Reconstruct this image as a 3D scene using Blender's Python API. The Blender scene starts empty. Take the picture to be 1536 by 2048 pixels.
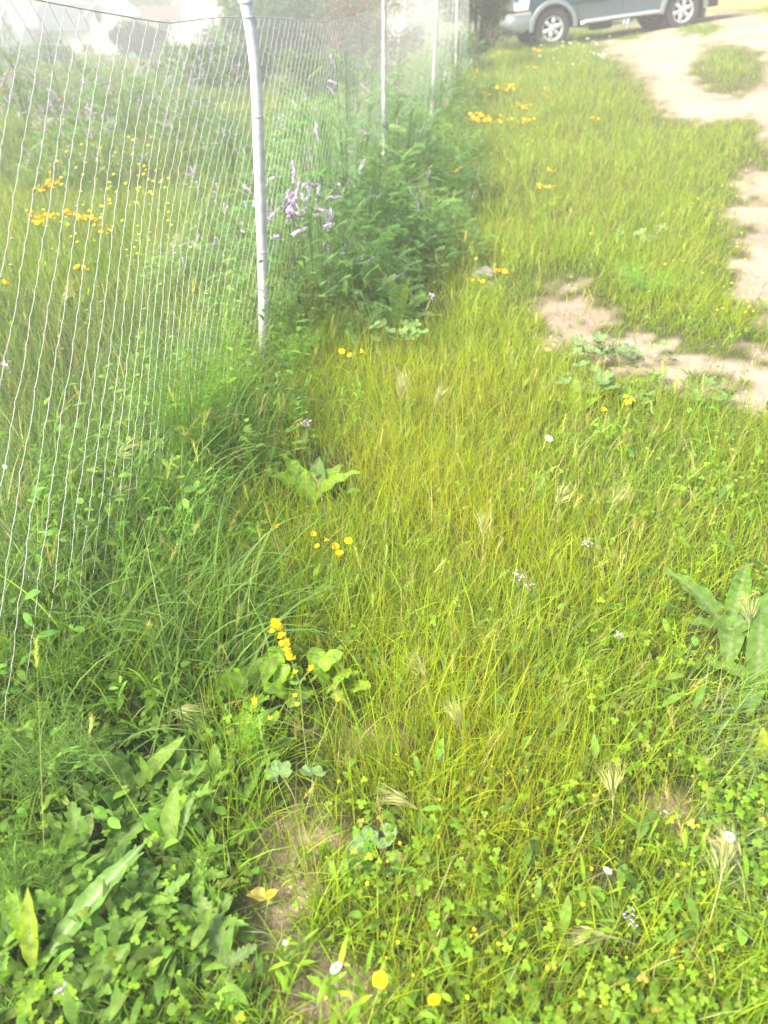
import bpy, math, random
import numpy as np
from mathutils import Vector, Matrix
R = math.radians
random.seed(7)
rng = np.random.default_rng(11)
scene = bpy.context.scene
col = scene.collection
# ------------------------------------------------------------ camera, light
CAM_H, PITCH, F = 1.6, R(33.5), 1518.0
cam_d = bpy.data.cameras.new('camera'); cam = bpy.data.objects.new('camera', cam_d); col.objects.link(cam)
cam.location = (0, 0, CAM_H); cam.rotation_euler = (R(90) - PITCH, 0, 0)
cam_d.sensor_fit = 'VERTICAL'; cam_d.sensor_height = 36; cam_d.lens = F / 2048 * 36
cam_d.clip_start = .02; cam_d.clip_end = 3000
cam_d.dof.use_dof = True; cam_d.dof.focus_distance = 2.3; cam_d.dof.aperture_fstop = 2.8
scene.camera = cam
SUN_EL, SUN_AZ = R(50), R(-120)
w = bpy.data.worlds.new('World'); scene.world = w; w.use_nodes = True
nt = w.node_tree; bg = nt.nodes['Background']
sky = nt.nodes.new('ShaderNodeTexSky'); sky.sky_type = 'NISHITA'; sky.sun_disc = False
sky.sun_elevation = SUN_EL; sky.sun_rotation = SUN_AZ; sky.dust_density = 4; sky.air_density = 1.0; sky.ozone_density = .6
nt.links.new(sky.outputs[0], bg.inputs[0]); bg.inputs[1].default_value = .15
sd = bpy.data.lights.new('sun', 'SUN'); sun = bpy.data.objects.new('sun', sd); col.objects.link(sun)
sd.energy = 3.7; sd.angle = R(20); sd.color = (1, .93, .80)
sdir = Vector((math.sin(SUN_AZ) * math.cos(SUN_EL), math.cos(SUN_AZ) * math.cos(SUN_EL), math.sin(SUN_EL)))
sun.rotation_euler = sdir.to_track_quat('Z', 'Y').to_euler(); sun.location = (-5, 5, 20)
vs = scene.view_settings; vs.view_transform = 'Standard'; vs.look = 'None'; vs.exposure = 2.15; vs.gamma = 1
scene.cycles.max_bounces = 8; scene.cycles.transparent_max_bounces = 8; scene.cycles.volume_bounces = 2

# ------------------------------------------------------------ maths helpers
def lin(r, g, b):
    return np.array([((c / 255 + .055) / 1.055) ** 2.4 if c > 10 else c / 255 / 12.92 for c in (r, g, b)])
def sm(t): t = np.clip(t, 0, 1); return t * t * (3 - 2 * t)
def fence_x(y): return -.62 + (y - 3.86) * .1667
def noise(x, y, s=1.0, k=0):
    x = x * s + k * 3.7; y = y * s - k * 1.9
    return (np.sin(x * 1.3 + 1.7 * np.sin(y * .9 + k)) + np.sin(y * 1.7 + 1.3 * np.sin(x * 1.1)) + np.sin((x + y) * 2.3 + k) * .6 + np.sin((x - y) * 3.9 + 2) * .4) / 3
def ground(x, y, rough=True):
    x = np.asarray(x, float); y = np.asarray(y, float)
    right = sm((y - 4) / 17) * (.34 + .14 * np.clip(x, -3, 9))
    fx = fence_x(np.clip(y, 0, 60))
    left = -.024 * np.clip(y - 5, 0, 90)
    t = sm((fx - x) / (1.5 + .12 * np.clip(y, 0, 60)))
    z = right * (1 - t) + left * t
    z = np.where(y > 24, z, z)
    if rough: z = z + .018 * noise(x, y, 2.2) + .008 * noise(x, y, 7, 2) * (np.abs(y) < 14)
    return z
CP, SP = math.cos(PITCH), math.sin(PITCH)
def ray(px, py):
    xc = (px - 768) / F; yc = (1024 - py) / F
    return np.array([xc, CP + SP * yc, -SP + CP * yc])
def project(x, y, z):
    dz = z - CAM_H
    zc = np.maximum(y * CP - dz * SP, .05); yc = y * SP + dz * CP
    return 768 + F * x / zc, 1024 - F * yc / zc
def at(px, py, h=0.0):
    """ground point under the place seen at a picture measurement, for something h above the ground"""
    d = ray(px, py); t = .3
    while t < 140:
        p = d * t
        if p[2] + CAM_H <= float(ground(p[0], p[1], False)) + h: break
        t += .02 + t * .004
    p = d * t
    return Vector((p[0], p[1], float(ground(p[0], p[1]))))
def depth(px, py, dist):
    d = ray(px, py); t = dist / d[1]
    return Vector((d[0] * t, dist, CAM_H + d[2] * t))

# ------------------------------------------------------------ mesh helpers
class G:
    def __init__(s): s.v = []; s.f = []; s.c = []; s.n = 0
    def add(s, V, Fq, C=None):
        V = np.asarray(V, float).reshape(-1, 3); Fq = np.asarray(Fq, int).reshape(-1, 4)
        s.v.append(V); s.f.append(Fq + s.n); s.n += len(V)
        C = np.array([.1, .1, .1]) if C is None else np.asarray(C, float)
        if C.ndim == 1: C = np.repeat(C[None], len(V), 0)
        s.c.append(C); return s
    def build(s, name, mat, parent=None, smooth=True):
        V = np.concatenate(s.v); Q = np.concatenate(s.f); C = np.concatenate(s.c)
        me = bpy.data.meshes.new(name)
        me.vertices.add(len(V)); me.vertices.foreach_set('co', V.ravel())
        me.loops.add(Q.size); me.loops.foreach_set('vertex_index', Q.ravel().astype(np.int32))
        me.polygons.add(len(Q)); me.polygons.foreach_set('loop_start', np.arange(0, Q.size, 4, dtype=np.int32))
        me.update(calc_edges=True)
        if smooth: me.polygons.foreach_set('use_smooth', np.ones(len(Q), bool))
        a = me.color_attributes.new('tint', 'FLOAT_COLOR', 'POINT')
        a.data.foreach_set('color', np.concatenate([C, np.ones((len(C), 1))], 1).ravel())
        me.materials.append(mat)
        return link(name, me, parent)
def link(name, data, parent=None):
    o = bpy.data.objects.new(name, data); col.objects.link(o)
    if parent: o.parent = parent
    return o
def tag(o, label=None, cat=None, group=None, kind=None):
    for k, v in (('label', label), ('category', cat), ('group', group), ('kind', kind)):
        if v: o[k] = v
    return o
def thing(name, loc, label, cat, group=None, rz=0, s=1):
    o = link(name, None); o.location = loc; o.rotation_euler = (0, 0, rz); o.scale = (s, s, s); o.empty_display_size = .1
    return tag(o, label, cat, group)
def tree_copy(o, parent=None):
    c = o.copy(); col.objects.link(c); c.parent = parent
    for ch in list(KIDS.get(o.name, o.children)): tree_copy(ch, c)
    return c
KIDS = {}
PROF = {
 'grass': lambda t: np.where(t < .1, .6 + 4 * t, 1) * (1 - t ** 2.2) + .03,
 'leaf': lambda t: np.sin(np.pi * np.clip(t * .94 + .04, 0, 1)) ** .8 + .02,
 'round': lambda t: np.sin(np.pi * np.clip(t ** 1.4 * .88 + .06, 0, 1)) ** .55,
 'thread': lambda t: 1 - .7 * t,
 'petal': lambda t: np.sin(np.pi * np.clip(t * .75 + .12, 0, 1)) ** .6,
}
def _strip(P, S, W, C, base_c=None):
    """P (n,k,3) spine, S (n,3) side, W (n,k) width, C (n,3)"""
    n, k, _ = P.shape
    off = S[:, None, :] * (W[..., None] * .5)
    V = np.stack([P - off, P + off], 2).reshape(-1, 3)
    i = (np.arange(n)[:, None] * (2 * k) + np.arange(k - 1)[None] * 2)[..., None]
    Q = (i + np.array([0, 1, 3, 2])).reshape(-1, 4)
    CC = np.repeat(C[:, None, :], 2 * k, 1)
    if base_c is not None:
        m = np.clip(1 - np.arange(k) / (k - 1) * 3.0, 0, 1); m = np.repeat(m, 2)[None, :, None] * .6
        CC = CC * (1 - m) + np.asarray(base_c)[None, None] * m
    return V, Q, CC.reshape(-1, 3)
def ribbons(g, base, az, L, W, lean, bend, segs, prof, C, face=1.2, base_c=None):
    n = len(base); t = np.linspace(0, 1, segs + 1)
    th = lean[:, None] + bend[:, None] * t[None] ** 1.3
    d = np.stack([np.sin(az)[:, None] * np.sin(th), np.cos(az)[:, None] * np.sin(th), np.cos(th)], 2)
    step = (d[:, 1:] + d[:, :-1]) * .5 * (L / segs)[:, None, None]
    P = np.concatenate([base[:, None], base[:, None] + np.cumsum(step, 1)], 1)
    a2 = az + np.pi / 2 + rng.normal(0, face, n)
    S = np.stack([np.sin(a2), np.cos(a2), np.zeros(n)], 1)
    g.add(*_strip(P, S, W[:, None] * PROF[prof](t)[None], C, base_c))
def blades(g, p0, d, S, L, W, segs, prof, C, droop=0.0, dv=(0, 0, -1)):
    n = len(p0); t = np.linspace(0, 1, segs + 1)
    L = np.broadcast_to(L, (n,)); W = np.broadcast_to(W, (n,)); droop = np.broadcast_to(droop, (n,))
    P = p0[:, None] + d[:, None] * (L[:, None] * t[None])[..., None] + np.asarray(dv)[None, None] * (L[:, None] * droop[:, None] * t[None] ** 2)[..., None]
    C = np.broadcast_to(C, (n, 3))
    g.add(*_strip(P, S, W[:, None] * PROF[prof](t)[None], C))
def unit(v): return v / np.maximum(np.linalg.norm(v, axis=-1, keepdims=True), 1e-9)
def perp(d, r=None):
    r = rng.normal(0, 1, d.shape) if r is None else np.broadcast_to(np.asarray(r, float), d.shape)
    return unit(np.cross(d, r) + 1e-9)
def tube(g, path, rad, sides=5, C=None):
    path = np.asarray(path, float); n = len(path); rad = np.broadcast_to(rad, (n,))
    T = unit(np.gradient(path, axis=0)); ref = np.array([0, 0, 1.]) if abs(T[0][2]) < .8 else np.array([1., 0, 0])
    A = unit(np.cross(T, ref)); B = np.cross(T, A)
    a = np.linspace(0, 2 * np.pi, sides, endpoint=False)
    V = path[:, None] + (A[:, None] * np.cos(a)[None, :, None] + B[:, None] * np.sin(a)[None, :, None]) * rad[:, None, None]
    q = []
    for i in range(n - 1):
        for j in range(sides):
            k = (j + 1) % sides; q.append((i * sides + j, i * sides + k, (i + 1) * sides + k, (i + 1) * sides + j))
    g.add(V, q, C); return g
def vary(c, n, a=.18, hue=.08):
    c = np.asarray(c, float); v = np.exp(rng.normal(0, a, (n, 1))); h = np.exp(rng.normal(0, hue, (n, 3)))
    return np.clip(c[None] * v * h, 0, 1)
def curve_pts(p0, p1, bow=(0, 0, 0), n=8):
    t = np.linspace(0, 1, n)[:, None]; p0 = np.asarray(p0, float); p1 = np.asarray(p1, float)
    return p0 + (p1 - p0) * t + np.asarray(bow, float)[None] * (4 * t * (1 - t))

# ------------------------------------------------------------ materials
def mat(name, color=None, rough=.6, trans=0.0, metal=0.0, spec=.4, bump=0, bscale=200, mottle=.0, mscale=30, attr=False, gain=1.0, emit=None):
    m = bpy.data.materials.new(name); m.use_nodes = True; t = m.node_tree; n = t.nodes; L = t.links
    b = n['Principled BSDF']; out = n['Material Output']
    b.inputs['Roughness'].default_value = rough; b.inputs['Metallic'].default_value = metal; b.inputs['Specular IOR Level'].default_value = spec
    if attr:
        a = n.new('ShaderNodeAttribute'); a.attribute_name = 'tint'; src = a.outputs['Color']
    else:
        a = n.new('ShaderNodeRGB'); a.outputs[0].default_value = (*color, 1); src = a.outputs[0]
    if mottle:
        tc = n.new('ShaderNodeTexCoord'); nz = n.new('ShaderNodeTexNoise'); nz.inputs['Scale'].default_value = mscale; nz.inputs['Detail'].default_value = 5
        L.new(tc.outputs['Object'], nz.inputs['Vector'])
        mr = n.new('ShaderNodeMapRange'); mr.inputs[1].default_value = .3; mr.inputs[2].default_value = .7
        mr.inputs[3].default_value = 1 - mottle; mr.inputs[4].default_value = 1 + mottle
        L.new(nz.outputs[0], mr.inputs[0])
        vm = n.new('ShaderNodeVectorMath'); vm.operation = 'SCALE'; L.new(src, vm.inputs[0]); L.new(mr.outputs[0], vm.inputs['Scale']); src = vm.outputs[0]
    L.new(src, b.inputs['Base Color'])
    if bump:
        tc = n.new('ShaderNodeTexCoord'); nz = n.new('ShaderNodeTexNoise'); nz.inputs['Scale'].default_value = bscale; nz.inputs['Detail'].default_value = 6
        L.new(tc.outputs['Object'], nz.inputs['Vector']); bp = n.new('ShaderNodeBump'); bp.inputs['Strength'].default_value = bump; bp.inputs['Distance'].default_value = .01
        L.new(nz.outputs[0], bp.inputs['Height']); L.new(bp.outputs[0], b.inputs['Normal'])
    if trans:
        tr = n.new('ShaderNodeBsdfTranslucent'); mx = n.new('ShaderNodeMixShader'); mx.inputs[0].default_value = trans
        vm = n.new('ShaderNodeVectorMath'); vm.operation = 'MULTIPLY'; vm.inputs[1].default_value = (1.35, 1.25, .75)
        L.new(src, vm.inputs[0]); L.new(vm.outputs[0], tr.inputs['Color'])
        L.new(b.outputs[0], mx.inputs[1]); L.new(tr.outputs[0], mx.inputs[2]); L.new(mx.outputs[0], out.inputs['Surface'])
    return m
M_LEAF = mat('leaf', rough=.6, trans=.45, spec=.2, attr=True, mottle=.26, mscale=60)
M_GRASS = mat('grass_blade', rough=.55, trans=.5, spec=.2, attr=True)
M_PETAL = mat('petal', rough=.6, trans=.3, spec=.2, attr=True)
M_STEM = mat('stem', rough=.6, trans=0, spec=.3, attr=True, mottle=.2, mscale=80)
M_WIRE = mat('galvanised_wire', (.36, .38, .35), rough=.55, metal=.1, spec=.6, mottle=.15, mscale=60)
M_POST = mat('weathered_galvanised_steel', (.44, .45, .43), rough=.75, metal=.0, bump=.3, bscale=90, mottle=.28, mscale=14)
M_DEAD = mat('dead_wood', (.16, .12, .09), rough=.9, bump=.6, bscale=120, mottle=.35, mscale=40)

# ------------------------------------------------------------ bare earth areas
SAND = [(1135,620,62,40),(1165,655,62,38),(1235,700,55,26),(1330,712,95,26),(1430,742,110,32),(1540,775,90,42),
 (1540,370,58,30),(1530,440,70,42),(1545,530,70,75),(1560,620,40,40),(1270,85,60,34),(1330,110,75,48),(1350,165,50,48),(1400,205,80,32),(1480,222,110,20),(1540,190,70,28),
 (1370,72,110,24),(1500,70,110,30),(1575,130,70,60),(1440,45,110,22),(1560,260,40,40)]
DIRT = [(590,1690,75,70),(570,1780,70,35),(530,1925,90,50),(700,1965,130,45),(640,2040,140,50),(1370,1625,70,45),(965,548,34,16),(480,1850,60,40),(780,1480,50,30)]
TUFT = [(1460,140,78,52),(1250,70,40,12),(1400,58,50,12)]
CLEAR = [(1430,1290,80,50),(120,1880,150,130),(200,1760,110,90),(290,1560,130,90),(350,1700,50,80),(600,1590,90,70),(745,1700,80,60),(540,1840,60,45),(440,1960,90,60),(673,1990,60,60),(560,1430,110,70),(200,1240,80,50),(1215,1780,40,40),(1453,1720,40,40),(640,980,60,50),(800,620,90,50),(1230,740,90,40)]
def ell(px, py, lst, soft=.35):
    v = np.zeros_like(px)
    for cx, cy, rx, ry in lst:
        r = np.sqrt(((px - cx) / rx) ** 2 + ((py - cy) / ry) ** 2)
        v = np.maximum(v, np.clip((1 - r) / soft + .5, 0, 1))
    return v
def bare(x, y):
    z = ground(x, y, False); px, py = project(x, y, z)
    k = 44 * np.clip(6 / np.maximum(y, .5), .35, 1.5)
    px2 = px + k * noise(x, y, 5, 1) + k * .5 * noise(x, y, 17, 4); py2 = py + k * .5 * noise(x, y, 6, 3) + k * .3 * noise(x, y, 15, 5)
    ok = (y > .3)
    s = np.clip(ell(px2, py2, SAND, .7) * (1 - ell(px2, py2, TUFT)) * 1.15 + .3 * noise(x, y, 22, 6) * (ell(px2, py2, SAND, .9) > .02), 0, 1) * ok
    s = np.maximum(s, sm((px - 1600) / 80) * sm((1100 - py) / 300) * ok * (noise(x, y, 1.5, 8) > -.35))
    return s, ell(px2, py2, DIRT, .6) * ok, px, py

# ------------------------------------------------------------ ground sheet
def axis(lo, hi, fine, grow):
    a = [0.0]; s = fine
    while a[-1] < hi: a.append(a[-1] + s); s = min(s * grow, 12)
    b = [0.0]; s = fine
    while b[-1] > lo: b.append(b[-1] - s); s = min(s * grow, 12)
    return np.array(b[:0:-1] + a)
gx = axis(-900, 900, .03, 1.018); gy = axis(-30, 1200, .03, 1.014)
X, Y = np.meshgrid(gx, gy)
Z = ground(X, Y)
sa, di, _, _ = bare(X.ravel(), Y.ravel())
Z = Z + (di.reshape(X.shape) * .012 + sa.reshape(X.shape) * .01) * noise(X, Y, 28, 3) - di.reshape(X.shape) * .02
V = np.stack([X, Y, Z], 2).reshape(-1, 3)
ny, nx = X.shape
i = (np.arange(ny - 1)[:, None] * nx + np.arange(nx - 1)[None])
Q = np.stack([i, i + 1, i + nx + 1, i + nx], 2).reshape(-1, 4)
mg = bpy.data.materials.new('earth'); mg.use_nodes = True; t = mg.node_tree; n = t.nodes; L = t.links; b = n['Principled BSDF']; b.inputs['Roughness'].default_value = .95; b.inputs['Specular IOR Level'].default_value = .1
at_ = n.new('ShaderNodeAttribute'); at_.attribute_name = 'tint'
tc = n.new('ShaderNodeTexCoord'); n1 = n.new('ShaderNodeTexNoise'); n1.inputs['Scale'].default_value = 9; n1.inputs['Detail'].default_value = 8; n1.inputs['Roughness'].default_value = .7
n2 = n.new('ShaderNodeTexNoise'); n2.inputs['Scale'].default_value = 90; n2.inputs['Detail'].default_value = 6
L.new(tc.outputs['Object'], n1.inputs[0]); L.new(tc.outputs['Object'], n2.inputs[0])
ad = n.new('ShaderNodeMath'); ad.operation = 'ADD'; L.new(n1.outputs[0], ad.inputs[0]); L.new(n2.outputs[0], ad.inputs[1])
n3 = n.new('ShaderNodeTexNoise'); n3.inputs['Scale'].default_value = 1.3; n3.inputs['Detail'].default_value = 6; L.new(tc.outputs['Object'], n3.inputs[0]); ad2 = n.new('ShaderNodeMath'); ad2.operation = 'ADD'; L.new(ad.outputs[0], ad2.inputs[0]); L.new(n3.outputs[0], ad2.inputs[1])
mr = n.new('ShaderNodeMapRange'); mr.inputs[1].default_value = 1.15; mr.inputs[2].default_value = 1.85; mr.inputs[3].default_value = .6; mr.inputs[4].default_value = 1.35; L.new(ad2.outputs[0], mr.inputs[0])
vm = n.new('ShaderNodeVectorMath'); vm.operation = 'SCALE'; L.new(at_.outputs['Color'], vm.inputs[0]); L.new(mr.outputs[0], vm.inputs['Scale']); L.new(vm.outputs[0], b.inputs['Base Color'])
bp = n.new('ShaderNodeBump'); bp.inputs['Strength'].default_value = .8; bp.inputs['Distance'].default_value = .015; L.new(ad.outputs[0], bp.inputs['Height']); L.new(bp.outputs[0], b.inputs['Normal'])
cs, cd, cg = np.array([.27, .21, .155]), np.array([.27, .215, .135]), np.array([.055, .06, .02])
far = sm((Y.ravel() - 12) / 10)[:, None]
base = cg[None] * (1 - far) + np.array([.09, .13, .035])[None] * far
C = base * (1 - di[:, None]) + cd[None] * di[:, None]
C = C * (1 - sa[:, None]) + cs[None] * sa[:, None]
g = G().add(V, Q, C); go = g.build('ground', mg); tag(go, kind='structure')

# ------------------------------------------------------------ grass
YG = np.array([.32, .385, .010]); MG = np.array([.175, .31, .014]); BG = np.array([.13, .23, .03]); PG = np.array([.25, .33, .07]); ST = np.array([.42, .36, .17])
def scatter(n, y0, y1, power, side, wide=.12):
    """random ground points inside the view's wedge (and a margin round it); density falls off with distance"""
    u = rng.random(n)
    if abs(power - 2) < 1e-6: y = y0 * (y1 / y0) ** u
    else:
        k = 2 - power; y = (y0 ** k + u * (y1 ** k - y0 ** k)) ** (1 / k)
    x = (rng.random(n) * 2 - 1) * (y * .47 + .42)
    x = np.where(y < 1.6, (rng.random(n) * 2 - 1) * (.62 * 1 + y * .36), x)
    fx = fence_x(y)
    m = (x > fx - wide) if side == 'right' else ((x < fx) if side == 'left' else np.ones(n, bool))
    return x[m], y[m]
def blade_field(g, x, y, kind):
    n = len(x); s, d, px, py = bare(x, y)
    z = ground(x, y) - .01
    fs = np.clip(y / 3, 1, 6) ** .55
    patch = noise(x, y, 1.3, 6); patch2 = noise(x, y, 3.1, 9)
    left = sm((560 - px) / 260) * (y < 5)
    central = np.exp(-((px - 880 - (py - 1200) * .05) / 250) ** 2) * sm((py - 620) / 200) * (1 - .55 * sm((py - 1650) / 150))
    rightlow = sm((px - 1050) / 300)
    short = np.clip(ell(px, py, [(a, b_, rx * 1.7, ry * 1.9) for a, b_, rx, ry in SAND], .8), 0, 1)
    keep = (rng.random(n) > (s * 1.0) ** .35 * .968) & (rng.random(n) > d * .7)
    az = rng.random(n) * 2 * np.pi; clr = ell(px, py, CLEAR, .8); wl = sm((500 - px) / 160) * sm((py - 1330) / 200); keep &= rng.random(n) < (1 - .82 * clr) * (1 - .2 * wl)
    if kind == 'fine':
        keep &= rng.random(n) < (.10 + .9 * central + .15 * (py < 700)) * (1 - .8 * left)
        Lh = rng.uniform(.11, .32, n) * (1 + .35 * patch2) * (1 - .6 * short) * (1 - .5 * clr); W = rng.uniform(.0013, .0024, n) * fs
        lean = np.abs(rng.normal(0, .16, n)); bend = np.abs(rng.normal(.35, .3, n)); Lh = Lh * (1 - .3 * sm((py - 1550) / 250))
        C = vary(YG, n, .16, .06); m = rng.random(n) < .10; C[m] = vary(ST, m.sum(), .15, .05)
        m = rng.random(n) < .06; C[m] = vary(np.array([.26, .20, .04]), m.sum(), .15)
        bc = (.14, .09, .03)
    else:
        Lh = rng.uniform(.07, .27, n) * (1 + .5 * patch) * (1 - .62 * short); W = rng.uniform(.0017, .0045, n) * fs; Lh = Lh * (1 - .3 * sm((py - 1500) / 250))
        Lh = Lh * (1 + .4 * left) * (1 - .5 * clr) * (1 - .3 * wl); W = W * (1 + .3 * left)
        lean = np.abs(rng.normal(0, .35, n)); bend = np.abs(rng.normal(.9, .55, n))
        q = np.clip(.32 + .4 * patch2 + .35 * central - .5 * left, 0, 1)[:, None]
        C = MG[None] * (1 - q) + YG[None] * q
        ql = left[:, None] * .65; C = C * (1 - ql) + BG[None] * ql
        fr = (np.clip((y - 4) / 10, 0, 1) * (x > fence_x(y)))[:, None] * .5; C = C * (1 - fr) + PG[None] * fr
        C = C * np.exp(rng.normal(0, .2, (n, 1))) * np.exp(rng.normal(0, .07, (n, 3)))
        m = rng.random(n) < .05; C[m] = vary(ST, m.sum(), .15)
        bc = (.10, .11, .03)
        keep &= rng.random(n) < 1 - .12 * central
    k = keep
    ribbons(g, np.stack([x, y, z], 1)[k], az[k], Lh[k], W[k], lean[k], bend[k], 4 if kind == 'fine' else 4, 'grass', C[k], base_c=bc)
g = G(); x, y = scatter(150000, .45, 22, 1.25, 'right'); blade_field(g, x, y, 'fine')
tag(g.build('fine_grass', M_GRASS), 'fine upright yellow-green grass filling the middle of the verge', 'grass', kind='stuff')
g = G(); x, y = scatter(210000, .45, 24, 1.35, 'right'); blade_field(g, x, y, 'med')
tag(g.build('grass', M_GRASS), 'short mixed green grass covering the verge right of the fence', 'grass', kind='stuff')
# meadow beyond the fence
g = G(); x, y = scatter(190000, .9, 80, 1.45, 'left')
n = len(x); fs = np.clip(y / 3, 1, 14) ** .62; pn = noise(x, y, .55, 3); z = ground(x, y) - .01
C = np.where((pn > .05)[:, None], np.array([.20, .29, .06])[None], np.array([.13, .21, .06])[None])
q = sm((y - 18) / 30)[:, None]; C = C * (1 - q) + np.array([.22, .27, .06])[None] * q
C = C * np.exp(rng.normal(0, .22, (n, 1))) * np.exp(rng.normal(0, .08, (n, 3))); m = rng.random(n) < .04; C[m] = vary(ST, m.sum())
near = np.clip(1.1 - .06 * y, .55, 1.1)
ribbons(g, np.stack([x, y, z], 1), rng.random(n) * 6.28, rng.uniform(.22, .55, n) * near * (1 + .25 * pn), rng.uniform(.0025, .0055, n) * fs, np.abs(rng.normal(0, .25, n)), np.abs(rng.normal(.6, .45, n)), 4, 'grass', C)
tag(g.build('meadow_grass', M_GRASS), 'tall pale green meadow grass behind the wire fence', 'grass', kind='stuff')
# long bluish blades by the foot of the fence, lower left
g = G(); x, y = scatter(12000, 1.15, 4.6, 1.0, 'right', .5); px, py = project(x, y, ground(x, y, False))
k = (px < 470 + 90 * noise(x, y, 3, 2)) & (py > 640) & (rng.random(len(x)) < 1 - .9 * sm((py - 1330) / 160)); x, y = x[k], y[k]; n = len(x)
C = vary(np.array([.12, .22, .045]), n, .3); m = rng.random(n) < .04; C[m] = vary(ST * .8, m.sum())
ribbons(g, np.stack([x, y, ground(x, y)], 1), rng.normal(1.2, 1.3, n), rng.uniform(.25, .62, n), rng.uniform(.003, .008, n), np.abs(rng.normal(.2, .2, n)), np.abs(rng.normal(1.5, .6, n)), 7, 'grass', C, face=.5)
tag(g.build('arching_grass', M_GRASS), 'long bluish-green arching grass leaves at the foot of the fence', 'grass', kind='stuff')
# flattened grey-green grass, lower right edge
g = G(); x, y = scatter(9000, .9, 2.6, 1.0, 'right'); px, py = project(x, y, ground(x, y, False))
k = (px > 1330 + 60 * noise(x, y, 4, 2)) & (py > 1380) & (py < 1960); x, y = x[k], y[k]; n = len(x)
ribbons(g, np.stack([x, y, ground(x, y) + .01], 1), rng.normal(2.2, .8, n), rng.uniform(.12, .28, n), rng.uniform(.0025, .005, n), rng.normal(.9, .3, n), np.abs(rng.normal(.7, .3, n)), 5, 'grass', vary(np.array([.17, .24, .10]), n, .25), face=.4)
tag(g.build('flattened_grass', M_GRASS), 'pale grey-green trodden grass lying over at the lower right', 'grass', kind='stuff')

# clover and small leaves
def clover(g, x, y, hmin, hmax, sz, C):
    n = len(x); h = rng.uniform(hmin, hmax, n); b0 = np.stack([x, y, ground(x, y)], 1)
    top = b0 + np.stack([rng.normal(0, .012, n), rng.normal(0, .012, n), h], 1)
    d = unit(top - b0); blades(g, b0, d, perp(d), np.linalg.norm(top - b0, axis=1), .0014, 2, 'thread', C * 1.05)
    N = unit(np.stack([rng.normal(0, .3, n), rng.normal(-.15, .3, n), np.ones(n)], 1)); a0 = rng.random(n) * 6.28
    U = perp(N, (1, .2, 0)); Wv = np.cross(N, U); s = rng.uniform(sz * .7, sz * 1.25, n)
    for k in range(3):
        a = a0 + k * 2.094; dd = U * np.cos(a)[:, None] + Wv * np.sin(a)[:, None]; sd_ = np.cross(N, dd)
        dd = unit(dd + N * .25); blades(g, top, dd, sd_, s, s * .95, 4, 'round', C, .25)
g = G(); x, y = scatter(60000, .45, 5.0, 1.1, 'right', .0); px, py = project(x, y, ground(x, y, False))
dens = .75 * sm((py - 1480) / 200) * sm((px - 620) / 150) + .35 * sm((px - 1050) / 200) * sm((py - 850) / 200) + .16 * sm((600 - px) / 100) * sm((py - 1250) / 150) + .06
s_, d_, _, _ = bare(x, y)
k = (rng.random(len(x)) < dens * (.6 + .7 * noise(x, y, 4, 3))) & (s_ < .4) & (d_ < .5); x, y = x[k], y[k]
kk = rng.random(len(x)) > ell(*project(x, y, ground(x, y, False)), CLEAR, .8) * .7; x, y = x[kk], y[kk]
C = vary(np.array([.145, .255, .015]), len(x), .28)
m = rng.random(len(x)) < .035; C[m] = vary(np.array([.26, .27, .05]), m.sum()); k = noise(x, y, 6, 5) > 0; clover(g, x[k], y[k], .03, .13, .0105, C[k]); clover(g, x[~k], y[~k], .02, .09, .0068, C[~k])
tag(g.build('clover', M_LEAF), 'low three-leaved clover covering the ground between the grass', 'clover', kind='stuff')
g = G(); x, y = scatter(22000, .5, 6.5, 1.2, 'right', .4); px, py = project(x, y, ground(x, y, False))
s_, d_, _, _ = bare(x, y)
k = (rng.random(len(x)) < .12 + .45 * sm((600 - px) / 200)) & (s_ < .4) & (d_ < .6); x, y = x[k], y[k]; n = len(x)
ribbons(g, np.stack([x, y, ground(x, y) + rng.uniform(0, .1, n)], 1), rng.random(n) * 6.28, rng.uniform(.025, .075, n), rng.uniform(.010, .024, n), rng.uniform(.3, 1.2, n), rng.uniform(.3, 1.2, n), 4, 'leaf', vary(np.array([.105, .20, .025]), n, .32), face=.25)
tag(g.build('leafy_weeds', M_LEAF), 'small broad leafy weeds growing low among the grass', 'weeds', kind='stuff')
g = G(); x, y = scatter(9000, .5, 2.6, 1.0, 'right', .4); px, py = project(x, y, ground(x, y, False)); k = rng.random(len(x)) < .12 * sm((560 - px) / 160) * sm((py - 1250) / 250) * (1 - .7 * ell(px, py, CLEAR, .8)); x, y = x[k], y[k]; n = len(x)
ribbons(g, np.stack([x, y, ground(x, y) + rng.uniform(.0, .05, n)], 1), rng.random(n) * 6.28, rng.uniform(.04, .12, n), rng.uniform(.010, .034, n), rng.uniform(.2, 1.1, n), rng.uniform(.4, 1.3, n), 6, 'leaf', vary(np.array([.085, .175, .028]), n, .3), face=.25)
tag(g.build('broad_weeds', M_LEAF), 'broad-leaved low weeds crowding the lower left ground', 'weeds', kind='stuff')
g = G(); x, y = scatter(5200, .9, 6, 1.0, 'right', .25); px, py = project(x, y, ground(x, y, False)); off = x - fence_x(y)
k = (rng.random(len(x)) < .9 * np.exp(-(off / .36) ** 2)) & (px < 620) & (py > 640); x, y, off = x[k], y[k], off[k]; n = len(x)
hh = rng.uniform(.2, .66, n) * (1 - .5 * np.clip(off, 0, .5) / .5) * (1 - .45 * sm((1.9 - y) / .8)); b0 = np.stack([x, y, ground(x, y)], 1); dn = unit(np.stack([rng.normal(.12, .16, n), rng.normal(0, .16, n), np.ones(n)], 1)); cw = vary(np.array([.11, .215, .028]), n, .32)
blades(g, b0, dn, perp(dn), hh, .0035, 3, 'thread', cw)
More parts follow.
